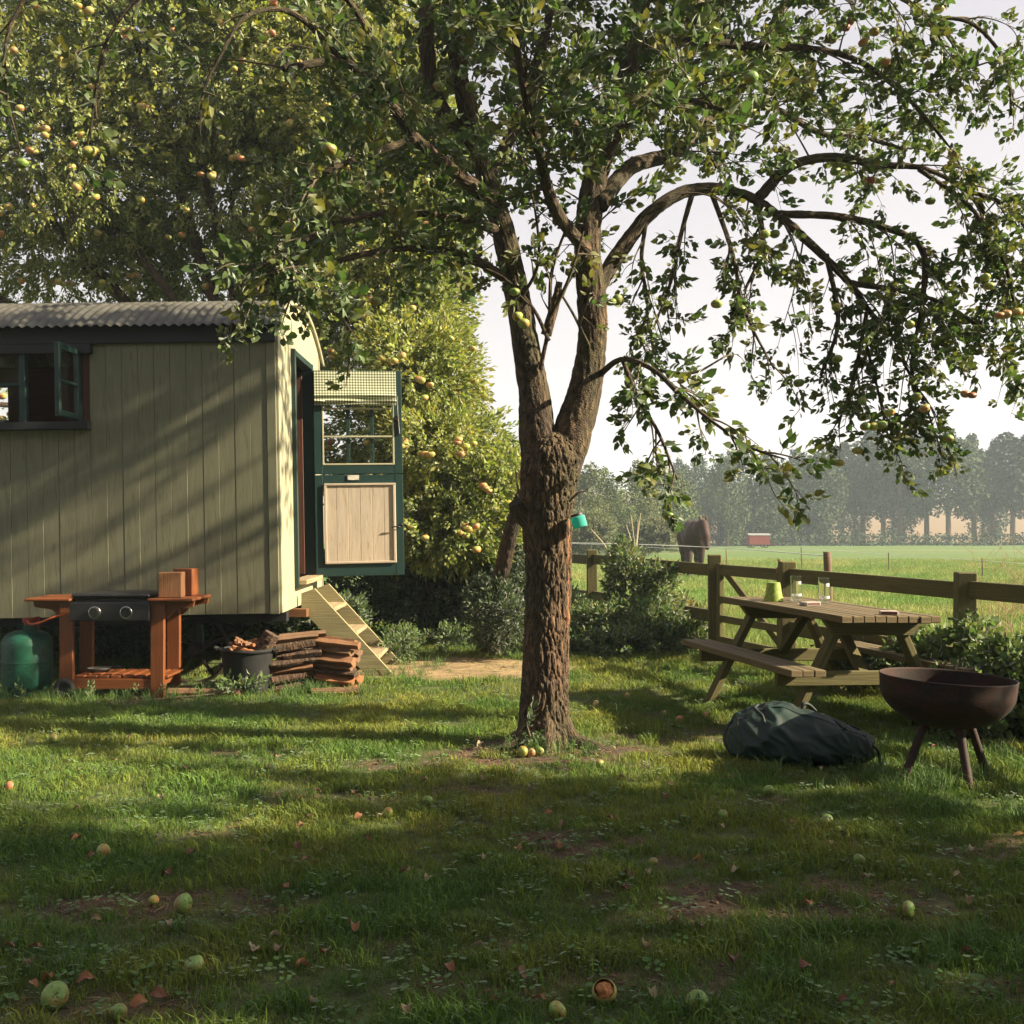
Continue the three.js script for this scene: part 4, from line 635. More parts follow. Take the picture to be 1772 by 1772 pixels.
const apples = [0, 1, 2, 3].map(kind => { const pr = []; for (let i = 0; i <= 14; i++) { const a = i / 14 * Math.PI, r = Math.sin(a), y = -Math.cos(a); pr.push(new THREE.Vector2(Math.max(0, r * (0.5 + 0.035 * y)), y * 0.43 - 0.10 * Math.exp(-Math.pow(r / 0.28, 2)) * Math.sign(y) * 0.9)); } const g = new THREE.LatheGeometry(pr, 20), p = g.attributes.position; for (let i = 0; i < p.count; i++) { const x = p.getX(i), y = p.getY(i), z = p.getZ(i), k = 1 + 0.16 * n3(x * 1.5 + kind * 5, y * 1.5, z * 1.5) + 0.05 * n3(x * 4, y * 4 + kind * 3, z * 4) + 0.02 * Math.cos(5 * Math.atan2(z, x)) * (y + 0.5); p.setXYZ(i, x * k * (1 + 0.05 * kind % 0.1), y * k * (1 - 0.04 * kind), z * k); } g.computeVertexNormals(); return g; }); let appleTurn = 0; const nextApple = () => apples[appleTurn++ % 4];
const stalk = tube([[0, 0.30, 0, 0.018], [0.02, 0.46, 0.02, 0.015], [0.06, 0.60, 0.03, 0.02]], 5, 4);
const barkShade = (seed, moss = 0.3) => (x, y, z, q) => {
  const a = fbm(x * 9 + seed, y * 3.2, z * 9), b = fbm(x * 3, y * 1.4 + seed, z * 3), c = rgb(0.145, 0.092, 0.058);
  c.lerp(rgb(0.25, 0.148, 0.083), clamp(0.45 + 1.7 * a)); c.lerp(rgb(0.11, 0.095, 0.05), clamp(0.2 + 1.8 * b)); c.lerp(rgb(0.16, 0.15, 0.045), moss * clamp(0.3 + 2.2 * fbm(x * 5, y * 4 + seed, z * 5 + 3))); return c;
};
const hash3 = (i, j, k) => { let h = Math.imul(i, 374761393) + Math.imul(j, 668265263) + Math.imul(k, 2147483647) | 0; h = Math.imul(h ^ h >>> 13, 1274126177); return ((h ^ h >>> 16) >>> 0) / 4294967296; };
function plates(x, y, z) {                               // distance to the nearest joint between bark plates
  const X = Math.floor(x), Y = Math.floor(y), Z = Math.floor(z); let a = 9, b = 9;
  for (let i = -1; i <= 1; i++) for (let j = -1; j <= 1; j++) for (let k = -1; k <= 1; k++) { const p = X + i, q = Y + j, r = Z + k, d = Math.hypot(p + hash3(p, q, r) - x, q + hash3(q, r, p + 7) - y, r + hash3(r, p + 3, q) - z); if (d < a) { b = a; a = d; } else if (d < b) b = d; }
  return b - a;
}
const furrow = (amp, f = 1) => (x, y, z, t, r) => { const w = 0.5 * n3(x * 9, y * 5, z * 9), c = sstep(0.02, 0.30, plates(x * 30 * f + w, y * 9 * f + w, z * 30 * f)), e = sstep(0, 0.25, plates(x * 70 * f, y * 26 * f + w, z * 70 * f + 3)), k = n3(x * 4, y * 2.2, z * 4), l = n3(x * 22, y * 7, z * 22), h = n3(x * 90, y * 60, z * 90); return amp * (0.62 * (c - 0.8) + 0.20 * (e - 0.8) + 0.35 * k + 0.22 * l + 0.10 * h); };

// grow leafy twigs on limbs. limbs: [{pts:[[x,y,z,r]..], twigs per metre, len, droop, leaf}], returns sprig matrices and twig tubes
function growCrown(limbs, rng, opt) {
  const sprigs = [], twigs = [], ends = [];
  const twig = (o, dir, len, droop, dens, r, depth) => {
    const pts = [[o.x, o.y, o.z, r]], n = 4, p = o.clone(), d = dir.clone();
    for (let i = 1; i <= n; i++) { d.y -= droop * (0.5 + rng()) * 0.28; d.x += (rng() - 0.5) * 0.35; d.z += (rng() - 0.5) * 0.35; d.normalize(); p.addScaledVector(d, len / n); pts.push([p.x, p.y, p.z, r * (1 - 0.78 * i / n)]); }
    twigs.push(tube(pts, depth ? 4 : 5, n * 2, null, null, false)); ends.push(p.clone());
    const c = new THREE.CatmullRomCurve3(pts.map(q => V(q[0], q[1], q[2]))), m = Math.max(1, Math.round(len * dens));
    for (let i = 0; i < m; i++) {
      const t = 0.18 + 0.82 * (i + rng()) / m, q = c.getPoint(Math.min(1, t)), T = c.getTangent(Math.min(1, t)), side = V(rng() - 0.5, rng() - 0.35, rng() - 0.5).normalize();
      const look = T.multiplyScalar(0.7).addScaledVector(side, 0.9).add(V(0, -0.12, 0)).normalize(), Q = new THREE.Quaternion().setFromUnitVectors(V(0, 0, 1), look).multiply(quat(0, 0, rng() * 6.28));
      sprigs.push([q, Q, (0.75 + 0.5 * rng()) * opt.size]);
    }
    if (!depth) { const k = Math.round(len * opt.sub); for (let i = 0; i < k; i++) { const t = 0.25 + 0.7 * rng(), q = c.getPoint(t), T = c.getTangent(t).multiplyScalar(0.6).add(V(rng() - 0.5, rng() - 0.5, rng() - 0.5).multiplyScalar(1.5)).normalize(); twig(q, T, len * (0.35 + 0.3 * rng()), droop * 1.2, dens, r * 0.55, 1); } }
  };
  for (const L of limbs) {
    const c = new THREE.CatmullRomCurve3(L.pts.map(p => V(p[0], p[1], p[2])), false, 'centripetal'), len = c.getLength(), n = Math.round(len * (L.tw ?? opt.tw));
    for (let i = 0; i < n; i++) {
      const t = lerp(L.from ?? 0.15, 1, (i + rng()) / n), o = c.getPoint(Math.min(1, t)), T = c.getTangent(Math.min(1, t)), a = V(rng() - 0.5, (rng() - 0.5) * 0.8 + (L.lift ?? 0.1), rng() - 0.5).multiplyScalar(2).addScaledVector(T, 0.7).normalize();
      twig(o, a, (L.len ?? opt.len) * (0.55 + 0.8 * rng()), L.droop ?? opt.droop, opt.dens * (L.dens ?? 1), 0.0065, 0);
    }
  }
  return { sprigs, twigs, ends };
}
const px = (l, close = 1) => l.map(([u, v, d, r]) => { const p = spot(u, v, d); return [p.x, p.y, p.z, r * d / FOCAL * close]; });

// ------------------------------------------------------------------ the apple tree in the garden
{
  const rng = rngOf(77), tree = thing('apple_tree', 'old forked apple tree with cracked bark and green apples in the lawn', 'tree', V(0, 0, 0));
  const shade = barkShade(2, 0.15);
  const base = px([[943, 1312, 6.42, 60], [942, 1285, 6.42, 50], [942, 1240, 6.42, 43], [944, 1170, 6.42, 40], [946, 1100, 6.42, 39], [949, 1000, 6.42, 39], [947, 930, 6.42, 42], [947, 870, 6.42, 46], [951, 820, 6.42, 51], [956, 790, 6.42, 52], [961, 768, 6.42, 44], [963, 752, 6.42, 28], [963, 742, 6.42, 6]]);
  mesh('trunk', tube(base, 190, 460, furrow(0.016), shade), M.barkColour, tree);
  // a strip where the bark has torn away shows the orange wood
  const torn = []; for (let i = 0; i <= 12; i++) { const y = 1.43 - 0.062 * i, v = HORIZON + (EYE - y) * FOCAL / 6.42, c = spot(947, v, 6.42), r = 0.139; torn.push([c.x + (r - 0.014) * 0.86 + 0.006 * n3(y * 9, 1, 1), y, c.z + (r - 0.014) * 0.5 + 0.014 * n3(y * 5, 3, 1), 0.012 + 0.020 * Math.abs(n3(y * 7, 5, 2)) * Math.min(1, i, 12 - i)]); }
  mesh('bare_wood', tube(torn, 10, 60, (x, y, z) => 0.006 * n3(x * 60, y * 14, z * 60)), std(rgb(0.34, 0.145, 0.06), 0.85, rep(grainTex, 3, 1.5), 0.003), tree).userData.label = 'torn strip of orange wood where the bark is missing';
  for (const [a, l] of [[0.3, 0.42], [1.5, 0.3], [2.6, 0.4], [3.9, 0.35], [5.2, 0.38]]) { const c = spot(943, 1290, 6.42), C = Math.cos(a), S = Math.sin(a); mesh('root', tube([[c.x + C * 0.07, 0.20, c.z + S * 0.07, 0.06], [c.x + C * 0.16, 0.055, c.z + S * 0.16, 0.05], [c.x + C * l * 0.75, 0.005, c.z + S * l * 0.75, 0.032], [c.x + C * l, -0.04, c.z + S * l, 0.02]], 20, 30, furrow(0.012), shade), M.barkColour, tree); }
  const limb = (l, seg, rings, amp, name = 'limb') => { const p = px(l.map(([u, v, d, r]) => [u, v, u > 1100 && d > 6.5 && Math.max(...l.map(q => q[2])) < 7.7 ? 6.5 + (d - 6.5) * 0.5 : d, r])); const sh = barkShade(5 + l[0][0], 0.45); mesh(name, tube(p, seg, rings, furrow(amp), (x, y, z, q) => sh(x, y, z, q).multiplyScalar(0.72)), M.barkColour, tree); return p; };  // limbs reuse the trunk's bark colour, darkened to stand in for crown shade
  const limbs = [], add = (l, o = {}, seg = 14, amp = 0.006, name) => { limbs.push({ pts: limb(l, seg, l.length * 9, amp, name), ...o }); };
  add([[948, 900, 6.42, 18], [940, 830, 6.42, 34], [930, 750, 6.42, 32], [924, 680, 6.40, 27], [910, 600, 6.38, 24], [893, 500, 6.35, 22], [868, 390, 6.3, 20], [838, 300, 6.25, 17], [812, 200, 6.1, 17], [788, 90, 6.0, 14], [770, -60, 5.9, 10], [740, -220, 5.8, 6]], { from: 0.46, tw: 6 }, 72, 0.010);
  add([[954, 900, 6.42, 18], [966, 830, 6.42, 34], [988, 755, 6.44, 35], [1012, 675, 6.47, 29], [1024, 600, 6.5, 25], [1024, 520, 6.5, 26], [1016, 430, 6.5, 23], [1030, 310, 6.5, 22], [1068, 200, 6.5, 19], [1092, 100, 6.5, 15], [1120, -30, 6.5, 11], [1130, -200, 6.5, 6]], { from: 0.52, tw: 6 }, 72, 0.010);
  add([[1022, 520, 6.5, 15], [1070, 440, 6.65, 14], [1130, 365, 6.85, 12], [1200, 328, 7.0, 11], [1290, 338, 7.15, 9], [1350, 375, 7.25, 8], [1400, 420, 7.3, 8], [1470, 490, 7.4, 6], [1520, 560, 7.4, 4]], { from: 0.3, tw: 5, droop: 0.85, lift: -0.25, dens: 0.7, len: 0.62 }, 28, 0.007);
  add([[1310, 345, 7.18, 10], [1370, 287, 7.2, 9], [1440, 272, 7.25, 8], [1520, 285, 7.3, 7], [1600, 292, 7.3, 5], [1670, 330, 7.3, 4], [1720, 390, 7.3, 3]], { tw: 5, droop: 0.55, lift: 0 });
  add([[1350, 370, 7.25, 7], [1450, 375, 7.4, 7], [1520, 390, 7.5, 6], [1592, 425, 7.5, 6], [1597, 520, 7.4, 5], [1578, 620, 7.4, 3], [1585, 690, 7.3, 2]], { tw: 10, droop: 0.9, lift: -0.25, len: 0.45 });
  add([[1038, 355, 6.45, 16], [1090, 290, 6.7, 14], [1170, 262, 7.0, 12], [1240, 190, 7.3, 11], [1290, 130, 7.6, 9], [1335, 50, 7.8, 8], [1380, -40, 8, 6]], { from: 0.25, tw: 6, droop: 0.35 }, 22, 0.006);
  add([[1080, 75, 6.5, 11], [1180, 72, 6.7, 9], [1300, 80, 6.9, 7], [1410, 85, 7.0, 6], [1490, 108, 7.1, 5], [1570, 170, 7.1, 4], [1640, 250, 7.1, 2.5]], { from: 0.25, tw: 6, droop: 0.6 });
  add([[1105, 0, 6.5, 9], [1230, -60, 6.6, 8], [1400, -60, 6.7, 7], [1530, -20, 6.8, 5], [1620, 40, 6.8, 4], [1690, 120, 6.8, 3]], { from: 0.2, tw: 6, droop: 0.65, lift: -0.05 });
  add([[1240, 190, 7.3, 7], [1330, 185, 7.5, 6], [1420, 230, 7.7, 5], [1500, 240, 7.8, 4], [1570, 260, 7.8, 3]], { tw: 6, droop: 0.55 });
  add([[1590, 292, 7.3, 5], [1680, 360, 7.2, 4], [1740, 460, 7.0, 4], [1760, 560, 7.0, 3]], { tw: 10, droop: 0.7, lift: -0.1, len: 0.45 });
  add([[1470, 490, 7.4, 6], [1540, 500, 7.3, 5], [1620, 520, 7.1, 4], [1690, 560, 7.0, 3]], { tw: 11, droop: 0.9, lift: -0.2, len: 0.45 });
  add([[1670, 330, 7.3, 4], [1730, 350, 7.2, 4], [1790, 420, 7.1, 3], [1810, 520, 7.1, 2]], { tw: 9, droop: 0.7, len: 0.4 }, 8, 0.002);
  add([[1600, 30, 6.8, 4], [1680, 40, 6.8, 3.5], [1740, 110, 6.8, 3], [1750, 200, 6.8, 2]], { tw: 7, droop: 0.7, len: 0.34 }, 8, 0.002);
  // weeping twigs on the right
  for (const l of [[[1200, 328, 7.0, 5], [1180, 400, 6.95, 4], [1160, 490, 6.9, 3], [1130, 570, 6.9, 2]], [[1230, 330, 7.05, 5], [1265, 430, 7.0, 4], [1290, 540, 7.0, 3], [1340, 640, 7.0, 1.5]], [[1310, 345, 7.15, 5], [1320, 430, 7.1, 4], [1290, 500, 7.1, 2.5]], [[1120, 372, 6.8, 4], [1110, 450, 6.8, 3.5], [1120, 540, 6.8, 2.5], [1090, 600, 6.8, 2]], [[1430, 440, 7.35, 5], [1450, 560, 7.3, 4], [1420, 650, 7.2, 2.5]], [[1500, 540, 7.4, 4], [1480, 640, 7.3, 3], [1450, 740, 7.3, 1.5]], [[1560, 620, 7.4, 3], [1600, 700, 7.3, 2.5], [1625, 770, 7.3, 1.5]], [[1500, 600, 7.3, 3], [1520, 680, 7.2, 2.5], [1530, 730, 7.2, 1.5]]]) add(l, { tw: 9, droop: 0.9, lift: -0.3, len: 0.27, dens: 0.9 }, 6, 0.001, 'twig');
  // low branch beside the trunk reaching over the pasture
  add([[1030, 655, 6.5, 6], [1075, 622, 6.2, 5], [1130, 640, 5.9, 4.5], [1185, 690, 5.6, 4], [1240, 735, 5.4, 3], [1300, 775, 5.3, 2.5], [1360, 795, 5.2, 1.5]], { from: 0.2, tw: 6, droop: 0.6, lift: -0.1, len: 0.28 }, 8, 0.002);
  add([[1078, 625, 6.2, 4], [1105, 690, 6.0, 3.5], [1140, 750, 5.9, 3], [1172, 830, 5.8, 1.5]], { tw: 9, droop: 0.8, lift: -0.2, len: 0.24 }, 6, 0.001, 'twig');
  add([[1130, 640, 5.9, 3], [1200, 645, 5.9, 2.5], [1250, 620, 5.9, 1.5]], { tw: 6, len: 0.18, dens: 0.7 }, 6, 0.001, 'twig');
  // left side
  add([[850, 345, 6.25, 15], [790, 300, 6, 12], [720, 240, 5.7, 10], [660, 160, 5.5, 9], [600, 110, 5.3, 8], [490, 118, 5.1, 6]], { from: 0.2, tw: 9, droop: 0.4, len: 0.42 }, 22, 0.006);
  add([[826, 260, 6.2, 14], [760, 180, 6.1, 14], [738, 80, 6.0, 14], [740, -30, 6.0, 12], [720, -160, 5.9, 8]], { from: 0.2, tw: 10 }, 24, 0.006);
  add([[872, 480, 6.3, 9], [800, 440, 6.0, 7], [700, 430, 5.7, 6], [610, 445, 5.4, 5], [540, 470, 5.2, 3], [490, 510, 5.05, 2]], { from: 0.1, tw: 9, droop: 0.35, len: 0.40 }, 12, 0.003);
  add([[866, 400, 6.3, 9], [780, 375, 5.9, 7], [660, 370, 5.5, 6], [570, 390, 5.2, 5], [500, 440, 5.0, 3], [420, 520, 4.9, 2]], { from: 0.15, tw: 10, droop: 0.3, len: 0.34 }, 12, 0.003);
  add([[720, 240, 5.7, 7], [660, 260, 5.4, 6], [580, 290, 5.1, 5], [530, 320, 4.95, 3]], { tw: 9, droop: 0.4, len: 0.36 }, 10, 0.003);
  add([[690, 200, 5.6, 7], [640, 60, 5.4, 6], [560, -40, 5.2, 5], [440, -60, 5.0, 4]], { tw: 5, droop: 0.4, len: 0.36 }, 10, 0.003);
  add([[600, 110, 5.3, 5], [500, 20, 5.0, 5], [425, 30, 4.85, 4], [385, 90, 4.8, 3], [352, 160, 4.8, 2.5], [346, 235, 4.8, 1.5]], { tw: 2, len: 0.18, dens: 0.5 }, 8, 0.002);
  add([[600, 500, 5.35, 4], [600, 560, 5.3, 3], [604, 620, 5.3, 2], [602, 650, 5.3, 1.2]], { tw: 5, droop: 0.9, lift: -0.3, len: 0.12, dens: 0.8 }, 6, 0.001, 'twig');
  add([[440, -60, 5.0, 4], [300, -50, 4.9, 3.5], [190, 60, 4.9, 3], [165, 160, 4.9, 2.5], [156, 240, 4.9, 1.5]], { from: 0.3, tw: 5, droop: 0.5, len: 0.16, dens: 0.8 }, 6, 0.001, 'twig');
  add([[300, -50, 4.9, 3.5], [120, -70, 4.85, 3.5], [20, 40, 4.8, 3], [10, 150, 4.8, 2.5], [36, 265, 4.85, 1.5]], { from: 0.3, tw: 5, droop: 0.5, len: 0.18, dens: 0.8 }, 6, 0.001, 'twig');
  // through the middle, towards and away from the garden
  add([[1020, 440, 6.5, 12], [960, 360, 6.0, 11], [930, 250, 5.5, 9], [900, 120, 5.2, 7], [880, -20, 5.0, 5]], { from: 0.25, tw: 11 }, 16, 0.004);
  add([[845, 310, 6.25, 12], [900, 200, 6.6, 11], [935, 90, 6.9, 9], [960, -20, 7.2, 7], [980, -150, 7.4, 4]], { from: 0.2, tw: 11 }, 16, 0.004);
  add([[1030, 300, 6.5, 12], [985, 200, 7.0, 10], [960, 120, 7.5, 8], [900, 40, 8.0, 6], [840, 0, 8.3, 4]], { from: 0.2, tw: 5 }, 16, 0.004);
  add([[1060, 220, 6.5, 10], [1120, 150, 7.1, 9], [1180, 60, 7.6, 7], [1230, -50, 8.0, 5]], { from: 0.15, tw: 10 }, 14, 0.004);
  add([[820, 230, 6.1, 9], [760, 260, 6.6, 8], [680, 250, 7.1, 6], [600, 280, 7.5, 4]], { tw: 10 }, 12, 0.003);
  add([[1045, 270, 6.5, 9], [1100, 200, 5.9, 8], [1170, 170, 5.4, 6], [1250, 190, 5.1, 4]], { tw: 8 }, 12, 0.003);
  add([[1068, 200, 6.5, 10], [1110, 150, 7.2, 9], [1150, 160, 7.8, 7], [1200, 220, 8.3, 5], [1240, 290, 8.6, 3]], { tw: 5, droop: 0.5 }, 12, 0.003);
  add([[1090, 110, 6.5, 10], [1170, 40, 7.4, 8], [1250, 60, 8.0, 6], [1330, 120, 8.4, 4], [1400, 200, 8.6, 3]], { tw: 5, droop: 0.5 }, 12, 0.003);
  // crown above the picture
  for (let i = 0; i < 16; i++) { const a = i / 16 * 6.28 + rng() * 0.3, s = i % 2 ? V(-0.4, 4.4, -5.95) : V(0.78, 4.4, -6.5), r = 0.9 + 1.5 * rng(), e = s.clone().add(V(Math.cos(a) * r * 1.2, 0.5 + 1.0 * rng(), Math.sin(a) * r)), m = s.clone().lerp(e, 0.5).add(V(0, 0.25, 0)); const pts = [[s.x, s.y, s.z, 0.035], [m.x, m.y, m.z, 0.026], [e.x, e.y, e.z, 0.008]]; mesh('limb', tube(pts, 8, 12, furrow(0.004), barkShade(i, 0.4)), M.barkColour, tree); limbs.push({ pts, tw: 6, from: 0.25 }); }
  for (let i = 0; i < 9; i++) { const s = V(1.0, 4.6, -6.4), e = V(1.6 + 1.9 * rng(), 4.75 + 1.2 * rng(), -6.9 + 2.0 * rng()), m = s.clone().lerp(e, 0.5).add(V(0, 0.2, 0)), pts = [[s.x, s.y, s.z, 0.03], [m.x, m.y, m.z, 0.02], [e.x, e.y, e.z, 0.006]]; mesh('limb', tube(pts, 8, 12, furrow(0.004), barkShade(i, 0.4)), M.barkColour, tree); limbs.push({ pts, tw: 7, from: 0.2, droop: 0.2, lift: 0.25 }); }
  // thin upright shoots in the fork
  for (const l of [[[935, 640, 6.3, 4], [950, 560, 6.25, 3.5], [955, 470, 6.2, 3], [985, 380, 6.2, 2]], [[948, 560, 6.25, 4], [985, 480, 6.2, 3], [1010, 400, 6.15, 2]], [[900, 520, 6.2, 3], [930, 460, 6.1, 3], [925, 360, 6.0, 2], [880, 200, 5.9, 1.5]], [[950, 590, 6.25, 4], [920, 530, 6.2, 3], [870, 480, 6.15, 2.5], [800, 450, 6.1, 2]], [[1020, 600, 6.35, 3], [990, 540, 6.3, 2.5], [965, 500, 6.3, 2]]]) add(l, { tw: 4, len: 0.2, droop: 0.2, dens: 0.7 }, 8, 0.001, 'twig');
  mesh('branch_stub', tube(px([[930, 905, 6.42, 26], [900, 882, 6.38, 18], [893, 868, 6.36, 15]]), 18, 14, furrow(0.006), barkShade(9, 0.1)), M.barkColour, tree);
  mesh('branch_stub', tube(px([[945, 580, 6.36, 10], [962, 520, 6.34, 8], [968, 488, 6.33, 6]]), 12, 10, furrow(0.004), barkShade(9, 0.1)), M.barkColour, tree);
  mesh('twig', tube(px([[985, 868, 6.3, 2.5], [1002, 852, 6.28, 2], [1016, 848, 6.28, 1.2], [1022, 838, 6.28, 0.8]]), 5), M.twig, tree);
  mesh('twig', tube(px([[905, 870, 6.3, 2.5], [896, 845, 6.28, 2], [892, 812, 6.28, 1.2]]), 5), M.twig, tree);
  const grown = growCrown(limbs, rng, { tw: 6, len: 0.52, droop: 0.42, dens: 11.5, sub: 3.6, size: 0.88 });
  mesh('twigs', mergeGeometries(grown.twigs), M.twig, tree).userData.kind = 'stuff';
  const geos = [0, 1, 2].map(() => sprig(rng, 8, 0.11, 0.055, 2, 0.66));
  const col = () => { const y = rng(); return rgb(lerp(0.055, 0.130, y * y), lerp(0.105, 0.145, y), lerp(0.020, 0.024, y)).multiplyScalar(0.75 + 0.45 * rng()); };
  const eye = camera.position, seen = grown.sprigs.map(s => { const d = -s[0].z, u = 886 + s[0].x * FOCAL / d, v = HORIZON - (s[0].y - EYE) * FOCAL / d; return { s, big: u > 0 && u < 1772 && v > 0 ? s[2] / s[0].distanceTo(eye) : 0 }; }).sort((a, b) => b.big - a.big);
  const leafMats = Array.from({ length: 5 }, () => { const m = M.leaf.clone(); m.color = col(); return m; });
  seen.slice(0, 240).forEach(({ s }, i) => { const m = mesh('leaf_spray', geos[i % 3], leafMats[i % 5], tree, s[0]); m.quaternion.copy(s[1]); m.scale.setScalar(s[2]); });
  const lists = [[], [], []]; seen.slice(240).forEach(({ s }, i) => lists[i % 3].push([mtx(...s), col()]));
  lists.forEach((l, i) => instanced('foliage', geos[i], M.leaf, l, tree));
  // apples hanging in the crown: those that stand out in the picture, then more among the twigs
  const hang = (u, v, d, s, k) => { if (u > 1300) d *= 1.15; const p = spot(u, v, d), a = mesh('apple', nextApple(), M.apples[k], tree, p, [(rng() - 0.5) * 0.6, rng() * 6, (rng() - 0.5) * 0.6]); a.scale.setScalar(s); mesh('stalk', stalk, M.darkWood, a); };
  for (const [u, v, d, k] of [[1219, 697, 6.1, 1], [1205, 700, 6.15, 1], [1262, 747, 6.0, 1], [1682, 684, 5.7, 4], [1670, 682, 5.72, 3], [1498, 738, 5.75, 0], [1511, 738, 5.75, 1], [1525, 735, 5.75, 0], [1492, 694, 5.8, 0], [1586, 687, 5.8, 0], [1600, 706, 5.75, 2], [1540, 714, 5.8, 1], [1447, 532, 5.9, 1], [1449, 621, 5.85, 0], [1574, 562, 5.8, 1], [1730, 546, 5.6, 3], [1742, 544, 5.6, 3], [1760, 540, 5.6, 2], [1641, 758, 5.85, 0], [541, 491, 5.1, 0], [526, 500, 5.15, 0], [735, 499, 5.5, 0], [650, 521, 5.3, 0], [541, 512, 5.1, 1], [896, 548, 6.1, 1], [906, 560, 6.1, 1], [890, 505, 6.1, 0], [1058, 523, 6.3, 0], [1068, 518, 6.35, 0], [816, 150, 5.8, 0], [938, 158, 5.4, 0], [905, 200, 5.6, 0], [966, 184, 5.5, 0], [1033, 210, 6.0, 0], [793, 355, 5.9, 0], [795, 350, 6, 0], [1344, 478, 6, 0], [1340, 405, 6, 0], [1355, 427, 6, 1], [1240, 526, 6, 1], [1472, 37, 5.9, 4], [1463, 48, 5.9, 4], [1513, 55, 5.85, 2], [1608, 40, 5.8, 2], [1590, 38, 5.8, 1], [1625, 15, 5.8, 2], [1440, 68, 5.9, 2], [1494, 74, 5.85, 2], [1532, 108, 5.8, 2], [1507, 312, 6, 4], [1369, 312, 6, 1], [1356, 205, 6.1, 2], [1368, 202, 6.2, 2], [1650, 265, 5.9, 2], [1705, 480, 5.6, 1], [1712, 495, 5.6, 1], [552, 90, 5.1, 1], [154, 263, 4.9, 1], [38, 283, 4.9, 0], [1610, 348, 5.9, 0], [760, 150, 5.7, 0]]) hang(u, v, d, 0.056 + 0.012 * rng(), k);
  for (let i = 0; i < 70; i++) { const e = grown.ends[Math.floor(rng() * grown.ends.length)], a = mesh('apple', nextApple(), M.apples[rng() < 0.7 ? 0 : 1], tree, e.clone().add(V(0, -0.03, 0)), [0, rng() * 6, (rng() - 0.5) * 0.6]); a.scale.setScalar(0.058 + 0.014 * rng()); mesh('stalk', stalk, M.darkWood, a); }
  // jar lantern hung from a twig of the tree
  const lp = spot(1001, 901, 6.28), ln = thing('jar_lantern', 'small teal glass jar lantern hanging from the tree trunk', 'lantern', lp); ln.rotation.z = 0.28;
  const teal = new THREE.MeshPhysicalMaterial({ color: rgb(0.05, 0.55, 0.46), roughness: 1, transmission: 0.55, thickness: 0, side: THREE.DoubleSide });
  const ribs = []; for (let i = 0; i <= 10; i++) ribs.push(new THREE.Vector2(i === 0 ? 0 : 0.042 + (i === 10 ? -0.006 : 0) + 0.0008 * (i % 2), i === 0 ? -0.041 : -0.041 + 0.0075 * (i - 1)));
  mesh('jar', new THREE.LatheGeometry(ribs, 32), teal, ln); mesh('lid', new THREE.CylinderGeometry(0.036, 0.037, 0.013, 28).translate(0, 0.035, 0), M.black, ln);
  mesh('wire_handle', tube([[-0.036, 0.034, 0, 0.0014], [-0.03, 0.07, 0, 0.0014], [-0.004, 0.105, 0, 0.0014], [0.022, 0.085, 0, 0.0014], [0.036, 0.034, 0, 0.0014]], 5, 24), M.black, ln);
}
// ------------------------------------------------------------------ trees made of lobes: limbs reach into each lobe, sprays fill it
function lobeTree(tree, rng, root, rTrunk, lobes, opt) {
  const limbs = [];
  const fork = root.clone().add(V(0, opt.fork, 0)), shade = barkShade(opt.seed, 0.3);
  mesh('trunk', tube([[root.x, root.y - 0.1, root.z, rTrunk * 1.35], [root.x + 0.03, root.y + 0.25, root.z, rTrunk], [fork.x, fork.y, fork.z, rTrunk * 0.85], [fork.x + 0.05, fork.y + 0.5, fork.z, rTrunk * 0.5]], 24, 40, furrow(0.015), shade), M.barkColour, tree);
  const list = [[], [], []], twigs = [];
  for (const [c, r, n] of lobes) {
    const m = fork.clone().lerp(c, 0.5).add(V((rng() - 0.5) * 0.4, 0.3, (rng() - 0.5) * 0.4));
    mesh('limb', tube([[fork.x, fork.y - 0.1, fork.z, rTrunk * 0.5], [m.x, m.y, m.z, rTrunk * 0.32], [c.x, c.y, c.z, rTrunk * 0.15]], 8, 14, furrow(0.006), shade), M.barkColour, tree);
    for (let i = 0; i < n; i++) {
      const dir = V(rng() * 2 - 1, rng() * 2 - 1, rng() * 2 - 1).normalize(), k = Math.pow(rng(), 0.42), p = c.clone().add(dir.clone().multiply(r).multiplyScalar(k));
      const hole = fbm(p.x * 1.1 + opt.seed, p.y * 1.1, p.z * 1.1, 3); if (hole < opt.hole) continue;
      if (p.y < groundY(p.x, p.z) + 0.1) continue; if (opt.keep && !opt.keep(p)) continue;
      const look = dir.add(V(rng() - 0.5, rng() - 0.6, rng() - 0.5)).normalize(), Q = new THREE.Quaternion().setFromUnitVectors(V(0, 0, 1), look).multiply(quat(0, 0, rng() * 6.28));
      list[i % 3].push([mtx(p, Q, (0.75 + 0.6 * rng()) * opt.size), opt.color(p)]);
      if (rng() < 0.06) { const e = p.clone().lerp(c, 0.35).add(V((rng() - 0.5) * 0.3, (rng() - 0.5) * 0.3, (rng() - 0.5) * 0.3)); const mm = e.clone().lerp(p, 0.5).add(V(0, 0.06, 0)); twigs.push(tube([[e.x, e.y, e.z, 0.008], [mm.x, mm.y, mm.z, 0.006], [p.x, p.y, p.z, 0.003]], 4, 5, null, null, false)); }
    }
  }
  if (twigs.length) mesh('twigs', mergeGeometries(twigs), M.twig, tree).userData.kind = 'stuff';
  list.forEach((l, i) => instanced('foliage', opt.geos[i], M.leaf, l, tree)); return list;
}
